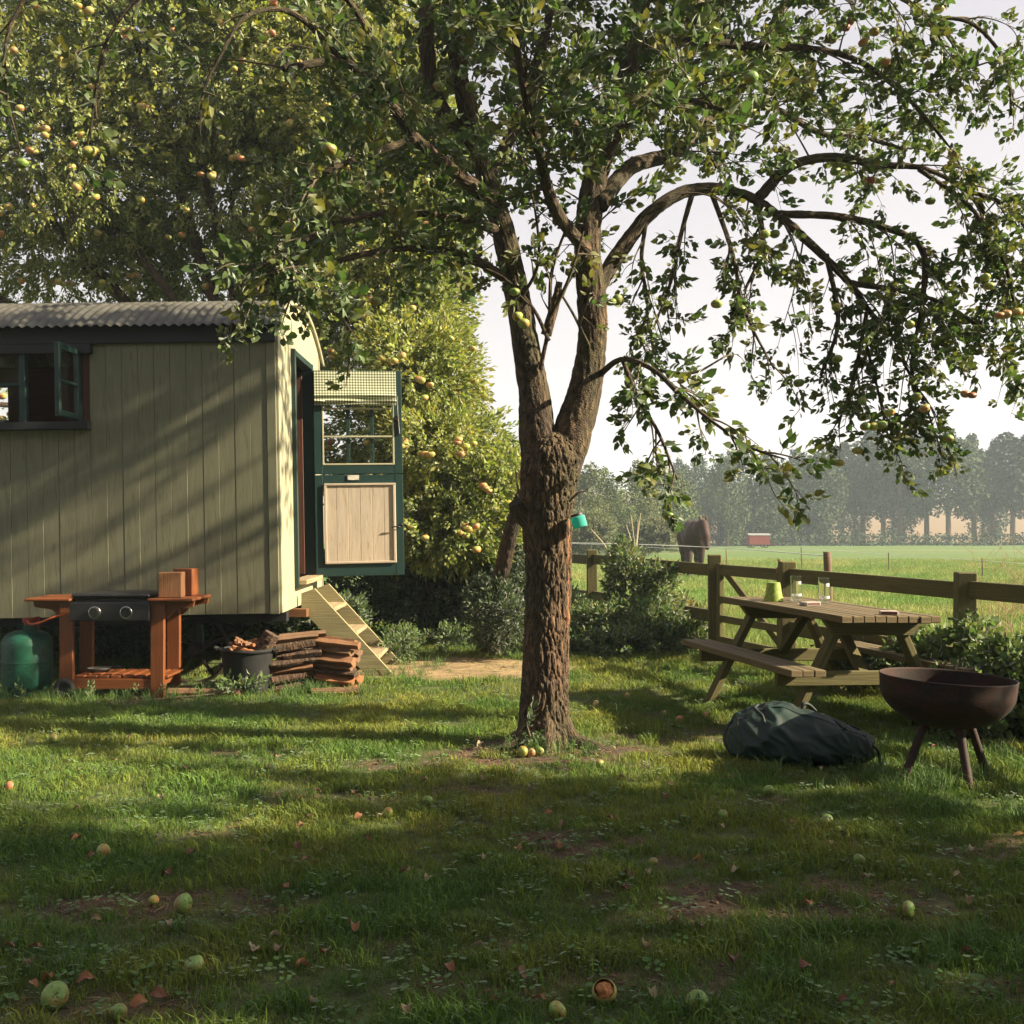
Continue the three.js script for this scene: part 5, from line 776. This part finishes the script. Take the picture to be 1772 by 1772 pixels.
{
  const rng = rngOf(31), geos = [0, 1, 2].map(() => sprig(rng, 9, 0.15, 0.058, 1, 0.52));
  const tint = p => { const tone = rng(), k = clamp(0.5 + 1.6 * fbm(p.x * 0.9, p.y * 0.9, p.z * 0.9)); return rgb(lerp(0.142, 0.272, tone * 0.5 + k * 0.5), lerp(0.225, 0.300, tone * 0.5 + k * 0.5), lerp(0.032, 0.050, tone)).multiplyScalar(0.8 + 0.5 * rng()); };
  const t = thing('apple_tree', 'broad fruit laden apple tree rising behind the shepherd hut', 'tree');
  const B = (u, v, d, rx, ry, rz, n) => [spot(u, v, d), V(rx, ry, rz), n];
  const lists = lobeTree(t, rng, V(-2.9, groundY(-2.9, -13.4), -13.4), 0.19, [B(300, 120, 13.2, 2.0, 1.35, 1.5, 3600), B(60, 260, 12.8, 1.7, 1.3, 1.4, 2600), B(520, 140, 13.4, 1.7, 1.4, 1.5, 3200), B(400, 330, 13.6, 2.1, 1.0, 1.4, 2300), B(660, 260, 13.2, 1.15, 1.4, 1.3, 2400), B(120, 440, 13.6, 1.6, 0.7, 1.0, 1100), B(330, 470, 14, 1.4, 0.6, 0.9, 800), B(560, 440, 13.2, 1.1, 0.9, 1.1, 1500), B(690, 420, 13, 0.9, 0.8, 1.1, 1350), B(715, 540, 12.9, 0.66, 0.7, 0.9, 1150), B(200, -60, 13.4, 2.6, 1.1, 1.7, 2400), B(520, -40, 13.6, 2.0, 1.1, 1.6, 2000), B(-150, 150, 13, 1.6, 1.6, 1.6, 1300), B(-250, 420, 13.5, 1.4, 1.3, 1.4, 900), B(0, 700, 12.0, 0.5, 0.35, 0.4, 110)],
    { fork: 1.9, seed: 4, hole: -0.25, size: 1.12, geos, color: tint });
  // fruit hangs on the outside of the crown: one spray per small patch of its sunny face bears an apple or a cluster
  const fruit = (list, n, kinds) => {
    const cells = new Map(), p = V(0, 0, 0);
    for (const [m] of list.flat()) { p.setFromMatrixPosition(m); const k = Math.floor(p.x / -p.z * 26) + ',' + Math.floor((p.y - EYE) / -p.z * 26), o = cells.get(k); if (!o || p.length() < o.length()) cells.set(k, p.clone()); }
    const all = [...cells.values()]; for (let i = all.length - 1; i > 0; i--) { const j = Math.floor(rng() * (i + 1)); [all[i], all[j]] = [all[j], all[i]]; }
    for (const o of all.slice(0, n)) { const cl = rng() < 0.4 ? 3 : 1; for (let k = 0; k < cl; k++) { const q = o.clone().add(V((rng() - 0.5) * 0.18, -0.05 - 0.08 * rng(), 0.05 + 0.1 * rng())), a = mesh('apple', nextApple(), M.apples[kinds[Math.floor(rng() * kinds.length)]], list.tree, q, [0, rng() * 6, (rng() - 0.5)]); a.scale.setScalar(0.074 + 0.024 * rng()); } }
  };
  lists.tree = t; fruit(lists, 165, [1, 2, 2, 3, 3, 1]);
  const t2 = thing('apple_tree', 'bushy apple tree drooping to the ground between hut door and trunk', 'tree');
  const l2 = lobeTree(t2, rng, V(-0.95, groundY(-0.95, -12.2), -12.2), 0.12, [B(720, 640, 12.2, 0.70, 0.6, 0.9, 1300), B(770, 775, 11.9, 0.70, 0.5, 0.9, 1500), B(720, 800, 12.2, 0.7, 0.8, 0.8, 1500), B(840, 850, 11.8, 0.50, 0.5, 0.7, 1000), B(760, 900, 11.8, 0.85, 0.5, 0.8, 1500), B(650, 740, 12.6, 0.8, 1.0, 0.8, 1300), B(765, 690, 12.3, 0.45, 0.5, 0.7, 550), B(600, 560, 12.8, 0.9, 0.8, 0.9, 1300)],
    { fork: 1.0, seed: 9, hole: -0.13, size: 1.0, geos, color: p => tint(p).multiplyScalar(1.05) });
  l2.tree = t2; fruit(l2, 60, [1, 1, 2, 2, 3]);
  // apple trees standing to the right of the picture, whose crowns shade the lawn
  const og = [0, 1, 2].map(() => sprig(rng, 8, 0.16, 0.085, 1, 0.64));
  for (const [x, z, s, lab] of [[6.0, -2.75, 1.05, 'apple tree outside the lawn on the fence side, closest to the fire bowl'], [5.4, 1.0, 1.0, 'apple tree outside the lawn on the fence side, farthest from the fire bowl'], [7.9, -0.9, 1.35, 'tallest apple tree outside the lawn on the fence side']]) {
    const ot = thing('apple_tree', lab, 'tree', V(0, 0, 0), 0, 'apple trees on the fence side of the lawn'), y = groundY(x, z), lob = [];
    for (let k = 0; k < 7; k++) { const a = k / 7 * 6.283 + rng(); lob.push([V(x + Math.cos(a) * 1.15 * s, y + (2.5 + 1.5 * rng()) * s, z + Math.sin(a) * 1.1 * s), V(0.95, 0.75, 0.95).multiplyScalar(s), 480]); } lob.push([V(x, y + 4.2 * s, z), V(1.2, 0.8, 1.2), 500]);
    lobeTree(ot, rng, V(x, y, z), 0.14, lob, { fork: 1.5, seed: x, hole: -0.03, size: 1, geos: og, color: () => rgb(0.07, 0.125, 0.035).multiplyScalar(0.8 + 0.5 * rng()), keep: p => p.z > 0.9 || p.x > -p.z * 0.5 + 0.6 });
  }
  // unseen trees added behind the photographer to hold sky light off hut and lawn
  for (const [x, z, s, lab] of [[-10, 2.0, 1.5, 'tall added tree out of view level with the photographer, beyond the hut end'], [-6.6, 5.4, 1.6, 'tall added tree out of view behind the photographer, first from the hut side'], [-2.2, 6.6, 1.6, 'tall added tree out of view behind the photographer, second from the hut side'], [2.4, 6.2, 1.55, 'tall added tree out of view behind the photographer, second from the fence side'], [6.8, 5.6, 1.6, 'tall added tree out of view behind the photographer, first from the fence side']]) {
    const ot = thing('added_tree', lab, 'tree', V(0, 0, 0), 0, 'unseen trees added behind the photographer'), y = groundY(x, z), lob = [];
    for (let k = 0; k < 10; k++) { const a = k * 2.4, h = k / 9; lob.push([V(x + Math.cos(a) * 1.1 * s, y + lerp(0.9, 4.3, h) * s, z + Math.sin(a) * 0.7 * s), V(1.05, 0.7, 0.9).multiplyScalar(s), 130]); }
    lobeTree(ot, rng, V(x, y, z), 0.18, lob, { fork: 1.8, seed: x, hole: -0.3, size: 2.4, geos: og, color: () => rgb(0.055, 0.09, 0.03).multiplyScalar(0.8 + 0.5 * rng()), keep: p => p.z > 1.6 || p.x < -7 });
  }
  // old dead trunk leaning behind the apple tree
  const dt = thing('dead_trunk', 'broken grey dead trunk leaning in the bushes behind the apple tree', 'trunk', V(0, 0, 0));
  mesh('stem', tube(px([[846, 1150, 10.9, 17], [854, 1085, 10.8, 16], [866, 1000, 10.6, 15], [882, 930, 10.4, 14], [897, 870, 10.3, 12], [903, 848, 10.3, 6]]), 20, 60, furrow(0.02), (x, y, z, q) => barkShade(6, 0)(x, y, z, q).multiplyScalar(0.55)), M.barkColour, dt);
}
// ------------------------------------------------------------------ shrubs, ivy, nettles
{
  const rng = rngOf(51), sg = [0, 1, 2].map(() => sprig(rng, 9, 0.12, 0.048, 1, 0.6)), iv = [0, 1, 2].map(() => sprig(rng, 7, 0.10, 0.055, 1, 0.85));
  function shrub(name, label, category, root, lobes, geos, color, size, group) {
    const s = thing(name, label, category, V(root.x, groundY(root.x, root.z), root.z), 0, group), lists = [[], [], []], st = [];
    for (const [c, r, n] of lobes) {
      const q = c.clone().sub(s.position); st.push(tube([[(rng() - 0.5) * 0.15, 0, (rng() - 0.5) * 0.15, 0.012], [q.x * 0.5, q.y * 0.6, q.z * 0.5, 0.009], [q.x, q.y + r.y * 0.4, q.z, 0.003]], 5, 8, null, null, false));
      for (let i = 0; i < n; i++) { const d = V(rng() * 2 - 1, rng() * 2 - 1, rng() * 2 - 1).normalize(), p = q.clone().add(d.clone().multiply(r).multiplyScalar(Math.pow(rng(), 0.45))); if (p.y < 0.03 || fbm(p.x * 2.4 + root.x, p.y * 2.4, p.z * 2.4, 3) < -0.2) continue; const look = d.add(V(rng() - 0.5, rng() - 0.2, rng() - 0.5)).normalize(); lists[i % 3].push([mtx(p, new THREE.Quaternion().setFromUnitVectors(V(0, 0, 1), look).multiply(quat(0, 0, rng() * 6.28)), (0.7 + 0.6 * rng()) * size), color()]); }
    }
    mesh('stems', mergeGeometries(st), M.twig, s).userData.kind = 'stuff'; lists.forEach((l, i) => instanced('foliage', geos[i], M.leaf, l, s)); return s;
  }
  const B = (u, v, d, rx, ry, rz, n) => [spot(u, v, d), V(rx, ry, rz), n], green = () => rgb(0.075 + 0.05 * rng(), 0.145 + 0.03 * rng(), 0.035).multiplyScalar(0.75 + 0.5 * rng());
  shrub('shrub', 'leafy green shrub growing up through the fence beside the apple tree', 'shrub', V(1.0, 0, -11.4), [B(1088, 1020, 11.4, 0.19, 0.32, 0.25, 480), B(1050, 1085, 11.2, 0.36, 0.20, 0.35, 620), B(1130, 1085, 11.0, 0.36, 0.20, 0.35, 620), B(1000, 1100, 11.2, 0.26, 0.17, 0.3, 320), B(1148, 1020, 11.3, 0.10, 0.20, 0.15, 130), B(1086, 968, 11.5, 0.08, 0.13, 0.08, 70), B(1090, 1115, 10.8, 0.5, 0.13, 0.3, 520), B(1180, 1100, 10.8, 0.2, 0.13, 0.2, 180)], sg, green, 1);
  shrub('shrub', 'low dry weedy shrub between the leafy shrub and the gate', 'shrub', V(1.75, 0, -11.2), [B(1180, 1070, 11.6, 0.16, 0.2, 0.2, 110), B(1205, 1090, 11.2, 0.16, 0.14, 0.2, 110)], sg, () => rgb(0.13 + 0.06 * rng(), 0.17, 0.045).multiplyScalar(0.8 + 0.5 * rng()), 0.9);
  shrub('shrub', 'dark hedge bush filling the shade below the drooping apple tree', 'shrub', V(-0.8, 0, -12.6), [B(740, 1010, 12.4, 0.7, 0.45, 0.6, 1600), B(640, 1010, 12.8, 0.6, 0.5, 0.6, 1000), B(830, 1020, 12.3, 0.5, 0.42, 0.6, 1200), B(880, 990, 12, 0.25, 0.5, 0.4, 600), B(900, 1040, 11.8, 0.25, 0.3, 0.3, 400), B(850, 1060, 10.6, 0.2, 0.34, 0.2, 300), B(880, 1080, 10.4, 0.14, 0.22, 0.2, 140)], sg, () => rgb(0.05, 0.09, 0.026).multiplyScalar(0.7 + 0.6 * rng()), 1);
  shrub('shrub', 'bramble bush between the dead trunk and the end of the fence rail', 'shrub', V(0.45, 0, -13.0), [B(960, 1060, 12.6, 0.26, 0.26, 0.3, 380), B(990, 1070, 12.4, 0.2, 0.16, 0.3, 200)], sg, green, 1);
  shrub('ivy', 'ivy clump climbing the fence post behind the fire bowl', 'ivy', V(3.1, 0, -7.0), [B(1640, 1165, 7.15, 0.18, 0.16, 0.16, 260), B(1745, 1180, 6.9, 0.26, 0.22, 0.3, 520), B(1720, 1215, 6.7, 0.32, 0.18, 0.3, 650), B(1660, 1210, 6.8, 0.22, 0.14, 0.2, 300), B(1690, 1115, 7.1, 0.10, 0.12, 0.12, 140), B(1800, 1180, 6.6, 0.3, 0.25, 0.3, 400), B(1590, 1130, 7.5, 0.16, 0.1, 0.15, 140)], iv, () => rgb(0.095, 0.155, 0.035).multiplyScalar(0.7 + 0.7 * rng()), 0.85);  // leaf colour lightened to carry the sunlight on this clump
  shrub('ivy', 'ivy trails on the lower rail behind the picnic table', 'ivy', V(2.65, 0, -8.4), [B(1560, 1110, 8.3, 0.2, 0.14, 0.15, 160), B(1480, 1125, 8.6, 0.25, 0.14, 0.15, 150), B(1500, 1150, 8.2, 0.35, 0.12, 0.15, 150)], iv, () => rgb(0.075, 0.12, 0.035).multiplyScalar(0.7 + 0.6 * rng()), 0.9);
  shrub('nettle_patch', 'bed of nettles growing under and behind the shepherd hut', 'nettles', V(-2.6, 0, -10.9), [B(500, 1090, 10.8, 0.55, 0.24, 0.3, 620), B(420, 1090, 11.0, 0.7, 0.30, 0.3, 800), B(330, 1095, 11.0, 0.6, 0.26, 0.3, 700), B(230, 1100, 10.9, 0.6, 0.26, 0.3, 700), B(130, 1100, 10.9, 0.6, 0.28, 0.3, 700), B(30, 1100, 10.9, 0.6, 0.3, 0.3, 600), B(580, 1075, 10.9, 0.3, 0.2, 0.3, 250)], sg, () => rgb(0.075, 0.14, 0.035).multiplyScalar(0.7 + 0.6 * rng()), 1.15);
  shrub('weed_clump', 'small leafy weeds sprouting before the barbecue cart', 'weeds', V(-2.9, 0, -7.9), [B(420, 1200, 8.2, 0.14, 0.05, 0.1, 40), B(240, 1212, 8.05, 0.25, 0.05, 0.1, 55), B(140, 1218, 7.9, 0.25, 0.05, 0.1, 55), B(40, 1220, 7.9, 0.25, 0.05, 0.1, 50), B(690, 1120, 10.2, 0.15, 0.10, 0.2, 80), B(750, 1105, 11.2, 0.5, 0.06, 0.3, 110)], sg, () => rgb(0.09, 0.16, 0.04).multiplyScalar(0.8 + 0.6 * rng()), 0.85);
  shrub('weed_clump', 'single weed growing against the foot of the apple tree trunk', 'weeds', V(0.12, 0, -6.22), [[spot(912, 1262, 6.22), V(0.05, 0.06, 0.03), 9]], sg, () => rgb(0.07, 0.13, 0.03), 0.75);
  shrub('bush', 'rounded pale bush at the pasture edge under the willowy trees', 'bush', V(2.7, 0, -48), [B(1010, 920, 48, 1.3, 0.75, 1, 1500)], sg, () => rgb(0.12, 0.16, 0.05).multiplyScalar(0.7 + 0.6 * rng()), 2.6);
  shrub('bush', 'low scrubby bush beside the horse by the pasture edge', 'bush', V(7, 0, -52), [B(1130, 925, 52, 1.2, 0.6, 1, 1200)], sg, () => rgb(0.13, 0.16, 0.06).multiplyScalar(0.7 + 0.6 * rng()), 2.6);
  // dry weed stalks at the fence on the right
  for (let k = 0; k < 16; k++) { const u = 1672 + 120 * rng(), d = 7.2 + 2.6 * rng(), p = spot(u, 1100, d), y = groundY(p.x, p.z); if (p.x < fenceX(p.z) + 0.15) continue; const h = 0.75 + 0.5 * rng(), l = (rng() - 0.5) * 0.35, list = [tube([[0, 0, 0, 0.004], [l * 0.4, h * 0.5, 0.02, 0.003], [l, h, 0, 0.001]], 4, 6)]; for (let j = 0; j < 6; j++) { const t = 0.45 + 0.5 * rng(), s = rng() < 0.5 ? -1 : 1; list.push(tube([[l * t * t, h * t, 0, 0.0018], [l * t * t + s * 0.07, h * t + 0.06, (rng() - 0.5) * 0.1, 0.0014], [l * t * t + s * 0.12, h * t + 0.15, (rng() - 0.5) * 0.1, 0.0007]], 4, 4)); } tag(mesh('dry_stalk', mergeGeometries(list), std(rgb(0.34, 0.24, 0.13), 0.9), scene, V(p.x, y, p.z)), 'tall dry weed stalk standing behind the fence by the ivy', 'stalk', 'dry stalks beyond the fence'); }
  for (const [u, v, d, tip, lab] of [[1100, 955, 46, [[-0.4, 1.6], [-0.2, 2.0], [0.1, 1.7], [0.2, 2.1]], 'bare pale sapling with forked tips by the pasture edge'], [1062, 948, 44, [[-0.9, 1.4]], 'single bare branch leaning by the pasture edge']]) { const p = spot(u, v, d), y = groundY(p.x, p.z); tag(mesh('bare_sapling', mergeGeometries(tip.map(([x, h]) => tube([[0, -0.1, 0, 0.035], [x * 0.3, h * 0.45, 0, 0.028], [x, h, 0.05, 0.012]], 6, 10))), std(rgb(0.42, 0.33, 0.2), 0.9), scene, V(p.x, y, p.z)), lab, 'sapling'); }
}
// ------------------------------------------------------------------ far trees
{
  const rng = rngOf(91);
  const clump = (n, c, r, s, out) => { for (let i = 0; i < n; i++) { const d = V(rng() * 2 - 1, rng() * 2 - 1, rng() * 2 - 1).normalize(), p = c.clone().add(d.clone().multiply(r).multiplyScalar(Math.pow(rng(), 0.3))); if (fbm(p.x * 0.9, p.y * 0.9, p.z * 0.9, 2) < -0.22) continue; const a = V(rng() - 0.5, rng() - 0.5, rng() - 0.5).normalize().multiplyScalar(s * (0.6 + rng())), b = V(rng() - 0.5, rng() - 0.5, rng() - 0.5).normalize().cross(a).normalize().multiplyScalar(s * (0.35 + 0.5 * rng())), k = 0.75 + 0.5 * rng(); const q = [p.clone().sub(a), p.clone().add(b), p.clone().add(a), p.clone().sub(b)]; out.pos.push(...[0, 1, 2, 0, 2, 3].flatMap(j => [q[j].x, q[j].y, q[j].z])); for (let j = 0; j < 6; j++) out.col.push(k, k, 0.9 * k); } };
  const crownGeo = (H, low, wide, n, s) => { const out = { pos: [], col: [] }, L = 15; for (let i = 0; i < L; i++) { const t = i / (L - 1), y = lerp(low + 0.8, H - 1.0, t), w = wide * Math.sin(Math.PI * lerp(0.22, 0.88, t)), a = rng() * 6.28; clump(Math.round(n / L), V(Math.cos(a) * w * 0.55, y, Math.sin(a) * w * 0.55), V(w * (0.45 + 0.3 * rng()), (H - low) * (0.12 + 0.07 * rng()), w * 0.6), s, out); } const g = new THREE.BufferGeometry(); g.setAttribute('position', new THREE.Float32BufferAttribute(out.pos, 3)); g.setAttribute('color', new THREE.Float32BufferAttribute(out.col, 3)); g.computeVertexNormals(); return g; };
  const trunkGeo = (H, r) => mergeGeometries([tube([[0, -0.3, 0, r * 1.3], [0.1, H * 0.3, 0, r], [0, H * 0.8, 0, r * 0.3]], 8, 8), tube([[0.05, H * 0.22, 0, r * 0.6], [0.9, H * 0.42, 0.3, r * 0.4], [1.4, H * 0.6, 0.4, r * 0.15]], 6, 6), tube([[0.05, H * 0.25, 0, r * 0.6], [-0.9, H * 0.45, -0.2, r * 0.4], [-1.3, H * 0.62, -0.4, r * 0.15]], 6, 6)]);
  const tall = [0, 1, 2, 3].map(() => [crownGeo(13, 3.6, 3.7, 4200, 0.21), trunkGeo(13, 0.26)]), full = [0, 1, 2].map(() => [crownGeo(11, 0.5, 3.6, 4200, 0.19), trunkGeo(11, 0.2)]), near = [0, 1, 2].map(() => [crownGeo(7.5, 0.1, 2.9, 6500, 0.105), trunkGeo(7.5, 0.14)]);
  const mats = [[0.030, 0.058, 0.022], [0.042, 0.075, 0.024], [0.036, 0.066, 0.027], [0.055, 0.085, 0.026]].map(c => { const m = M.farLeaf.clone(); m.color = rgb(...c); return m; }), light = [[0.085, 0.115, 0.035], [0.10, 0.12, 0.04], [0.075, 0.105, 0.034]].map(c => { const m = M.farLeaf.clone(); m.color = rgb(...c); return m; });
  const plant = (kind, u, d, top, label, mm, group) => { const x = (u - 886) * d / FOCAL, z = -d, y = groundY(x, z), k = Math.floor(rng() * kind.length), [cg, tg] = kind[k], H = kind === tall ? 13 : kind === full ? 11 : 7.5, h = EYE - (top - HORIZON) * d / FOCAL - y, s = h / H, t = thing('field_tree', label, 'tree', V(x, y, z), rng() * 6.28, group); const wx = s * (0.8 + 0.55 * rng()); mesh('crown', cg, mm[Math.floor(rng() * mm.length)], t).scale.set(wx, s, wx); mesh('trunk', tg, M.stake, t).scale.set(s, s, s); t.children.forEach(c => { c.castShadow = true; }); };
  const G = 'trees along the far side of the pasture', tl = 'tall hazy tree with bare lower trunk in the row beyond the pasture', fl = 'hazy dark tree leafy to the ground beyond the pasture';
  for (const [u, top] of [[1418, 782], [1455, 765], [1496, 745], [1530, 757], [1562, 752], [1604, 748], [1640, 745], [1682, 752], [1716, 762], [1752, 748], [1790, 742], [1840, 750], [1900, 748]]) plant(tall, u + (rng() - 0.5) * 10, 124 + rng() * 8, top, tl, mats, G + ', bare trunked');
  for (const [u, top, d] of [[1478, 800, 140], [1545, 790, 142], [1700, 800, 141]]) plant(full, u, d, top, 'hazy tree of the second row, seen between the bare trunks', mats, 'second row of far trees');
  for (const [u, top] of [[1190, 806], [1222, 792], [1262, 782], [1300, 776], [1338, 786], [1375, 778], [1400, 790], [1240, 820], [1320, 815], [1160, 800], [1435, 800]]) plant(full, u + (rng() - 0.5) * 10, 108 + rng() * 16, top, fl, mats, G + ', leafy to the ground');
  for (const [u, top, d] of [[1005, 800, 62], [1052, 808, 66], [1095, 792, 70], [1140, 800, 74], [1170, 815, 80], [1020, 845, 56], [1075, 850, 60], [965, 795, 66], [920, 800, 68], [870, 805, 66], [820, 800, 68], [1115, 865, 60], [760, 800, 70]]) plant(near, u, d, top, 'pale green willowy tree before the hazy grey row beyond the horse', light, 'willowy trees at the pasture corner');
  // hedge at the foot of the far trees
  const hg = { pos: [], col: [] }; for (let i = 0; i < 90; i++) { const u = 1150 + i * 9 + rng() * 6, d = 116 + rng() * 5, x = (u - 886) * d / FOCAL; clump(90, V(x, groundY(x, -d) + 0.5, -d), V(1.0, 0.75 + 0.5 * rng(), 0.8), 0.15, hg); } const hgeo = new THREE.BufferGeometry(); hgeo.setAttribute('position', new THREE.Float32BufferAttribute(hg.pos, 3)); hgeo.setAttribute('color', new THREE.Float32BufferAttribute(hg.col, 3)); hgeo.computeVertexNormals(); const hm = mesh('field_hedge', hgeo, mats[0], scene); tag(hm, 'low dark hedge line running under the far row of trees', 'hedge', null, 'stuff');
}
// ------------------------------------------------------------------ windfalls and leaves on the lawn
{
  const rng = rngOf(15), at = (u, v) => { const d = EYE * FOCAL / (v - HORIZON); return V((u - 886) * d / FOCAL, 0, -d); };
  const fall = (u, v, s, k, lab, group, tilt) => { const p = at(u, v), g = thing('windfall_apple', lab, 'apple', V(p.x, groundY(p.x, p.z) + s * 0.40 + 0.008, p.z), rng() * 6, group); const a = mesh('fruit', nextApple(), M.apples[k], g, V(0, 0, 0), tilt ?? [rng() * 2, 0, rng() * 2]); a.scale.setScalar(s); mesh('stalk', stalk, M.darkWood, a); return g; };
  for (const [u, v, s, k] of [[95, 1740, 0.066, 0], [317, 1580, 0.062, 0], [336, 1684, 0.052, 0], [471, 1340, 0.052, 0], [740, 1400, 0.045, 0], [1330, 1380, 0.052, 0], [1251, 1427, 0.045, 0], [1432, 1434, 0.046, 0], [1572, 1596, 0.05, 0], [1206, 1758, 0.056, 0], [1130, 1506, 0.035, 0], [1038, 1331, 0.044, 0], [1487, 1508, 0.045, 0], [92, 1287, 0.05, 0], [205, 1768, 0.04, 0], [934, 1310, 0.045, 0]]) fall(u, v, s * 1.08, k, 'green windfall apple lying in the shaded grass', 'green windfall apples');
  for (const [u, v, s, k] of [[179, 1484, 0.058, 1], [266, 1566, 0.034, 1], [672, 1420, 0.04, 1], [905, 1312, 0.056, 1], [965, 1774, 0.048, 1], [1450, 1450, 0.03, 1]]) fall(u, v, s * 1.08, k, 'yellow windfall apple lying in the grass', 'yellow windfall apples');
  for (const [u, v, s, k] of [[16, 1370, 0.05, 3], [1176, 1252, 0.055, 3], [1031, 1228, 0.06, 2], [1222, 1245, 0.05, 2], [1240, 1213, 0.05, 2], [1086, 1213, 0.05, 2], [1150, 1240, 0.04, 2], [920, 1312, 0.045, 3]]) fall(u, v, s, k, 'orange blushed windfall apple lying in the grass', 'orange windfall apples');
  // half eaten apple
  { const p = at(1046, 1740), h = thing('eaten_apple', 'half eaten windfall apple with brown orange flesh showing', 'apple', V(p.x, groundY(p.x, p.z) + 0.03, p.z)); const skin = mesh('skin', new THREE.SphereGeometry(0.034, 24, 16, 0, 6.283, 0.95, 2.2), M.apples[2], h, V(0, 0, 0), [0.75, 0, 0.1]); const fg = new THREE.SphereGeometry(0.030, 28, 20), fp = fg.attributes.position; for (let i = 0; i < fp.count; i++) { const v = V(fp.getX(i), fp.getY(i), fp.getZ(i)), k = 0.86 + 0.5 * n3(v.x * 60, v.y * 60, v.z * 60); if (v.y > 0) v.multiplyScalar(k); fp.setXYZ(i, v.x, v.y, v.z); } fg.computeVertexNormals(); mesh('flesh', fg, std(rgb(0.55, 0.22, 0.06), 0.7, mottleFine), h, V(0, 0, 0), [0.75, 0, 0.1]); }
  // fallen leaves, dry and curled
  const lg = [0, 1, 2].map(k => { const pos = [], idx = [], N = 6; for (let j = 0; j <= N; j++) { const t = j / N, w = 0.32 * Math.pow(Math.sin(Math.PI * Math.pow(t, 0.8)), 0.8) * (1 + 0.12 * Math.sin(j * 5 + k)); for (let i = -2; i <= 2; i++) { const s = i / 2 * w; pos.push(s, 0.20 * Math.sin(t * (2.5 + k)) + (1.3 + 0.9 * k) * s * s + 0.07 * Math.sin(i * 3 + j * 2 + k), t - 0.5); } } for (let j = 0; j < N; j++) for (let i = 0; i < 4; i++) { const a = j * 5 + i; idx.push(a, a + 5, a + 1, a + 1, a + 5, a + 6); } const g = new THREE.BufferGeometry(); g.setAttribute('position', new THREE.Float32BufferAttribute(pos, 3)); g.setIndex(idx); g.computeVertexNormals(); return g; });
  const lm = [[0.26, 0.11, 0.045], [0.22, 0.145, 0.07], [0.32, 0.25, 0.14], [0.15, 0.06, 0.03], [0.36, 0.21, 0.06]].map(c => new THREE.MeshPhysicalMaterial({ color: rgb(...c), roughness: 1, transmission: 0.2, thickness: 0, side: THREE.DoubleSide }));
  const drop = (u, v, s, k) => { const p = at(u, v), l = mesh('fallen_leaf', lg[Math.floor(rng() * 3)], lm[k], scene, V(p.x, groundY(p.x, p.z) + 0.03, p.z), [(rng() - 0.5) * 0.7, rng() * 6.28, (rng() - 0.5) * 0.9]); l.scale.setScalar(s * 0.9); tag(l, ['rusty brown curled leaf lying on the lawn', 'dull tan fallen leaf lying on the lawn', 'pale straw coloured fallen leaf lying on the lawn', 'dark reddish fallen leaf lying on the lawn', 'yellow orange fallen leaf lying on the lawn'][k], 'leaf', ['rusty', 'tan', 'pale', 'dark red', 'yellow'][k] + ' leaves on the lawn'); };
  for (const [u, v, s, k] of [[612, 1622, 0.06, 0], [560, 1668, 0.05, 0], [525, 1690, 0.05, 0], [482, 1662, 0.05, 1], [436, 1660, 0.06, 2], [620, 1430, 0.055, 0], [522, 1394, 0.05, 4], [733, 1364, 0.05, 2], [898, 1487, 0.05, 4], [940, 1472, 0.05, 3], [973, 1445, 0.05, 1], [949, 1423, 0.05, 0], [1208, 1506, 0.05, 4], [1168, 1614, 0.055, 1], [1210, 1620, 0.05, 1], [1270, 1680, 0.06, 3], [1090, 1534, 0.05, 3], [1080, 1560, 0.05, 3], [1398, 1582, 0.045, 0], [1660, 1540, 0.05, 2], [1684, 1488, 0.05, 2], [1272, 1525, 0.045, 2], [826, 1655, 0.05, 2], [740, 1537, 0.05, 2], [455, 1490, 0.05, 1], [560, 1487, 0.04, 1], [280, 1390, 0.05, 2], [780, 1692, 0.05, 0], [60, 1650, 0.05, 0], [14, 1648, 0.05, 1], [932, 1755, 0.05, 0], [855, 1760, 0.05, 1], [1672, 1670, 0.05, 3], [1765, 1465, 0.06, 4], [225, 1285, 0.05, 0], [830, 1300, 0.06, 2], [1075, 1360, 0.05, 1], [1160, 1372, 0.05, 1], [1420, 1338, 0.04, 2], [520, 1440, 0.04, 3], [275, 1740, 0.06, 3], [240, 1755, 0.06, 0], [160, 1490, 0.05, 3], [550, 1380, 0.04, 3], [705, 1770, 0.05, 1], [1330, 1290, 0.05, 4], [870, 1165, 0.06, 1], [930, 1280, 0.05, 1]]) drop(u, v, s, k);
  for (let i = 0; i < 60; i++) drop(rng() * 1772, 1280 + 480 * Math.pow(rng(), 1.3), 0.035 + 0.025 * rng(), [0, 1, 1, 3, 3, 2][Math.floor(rng() * 6)]);
}
renderer.render(scene, camera);
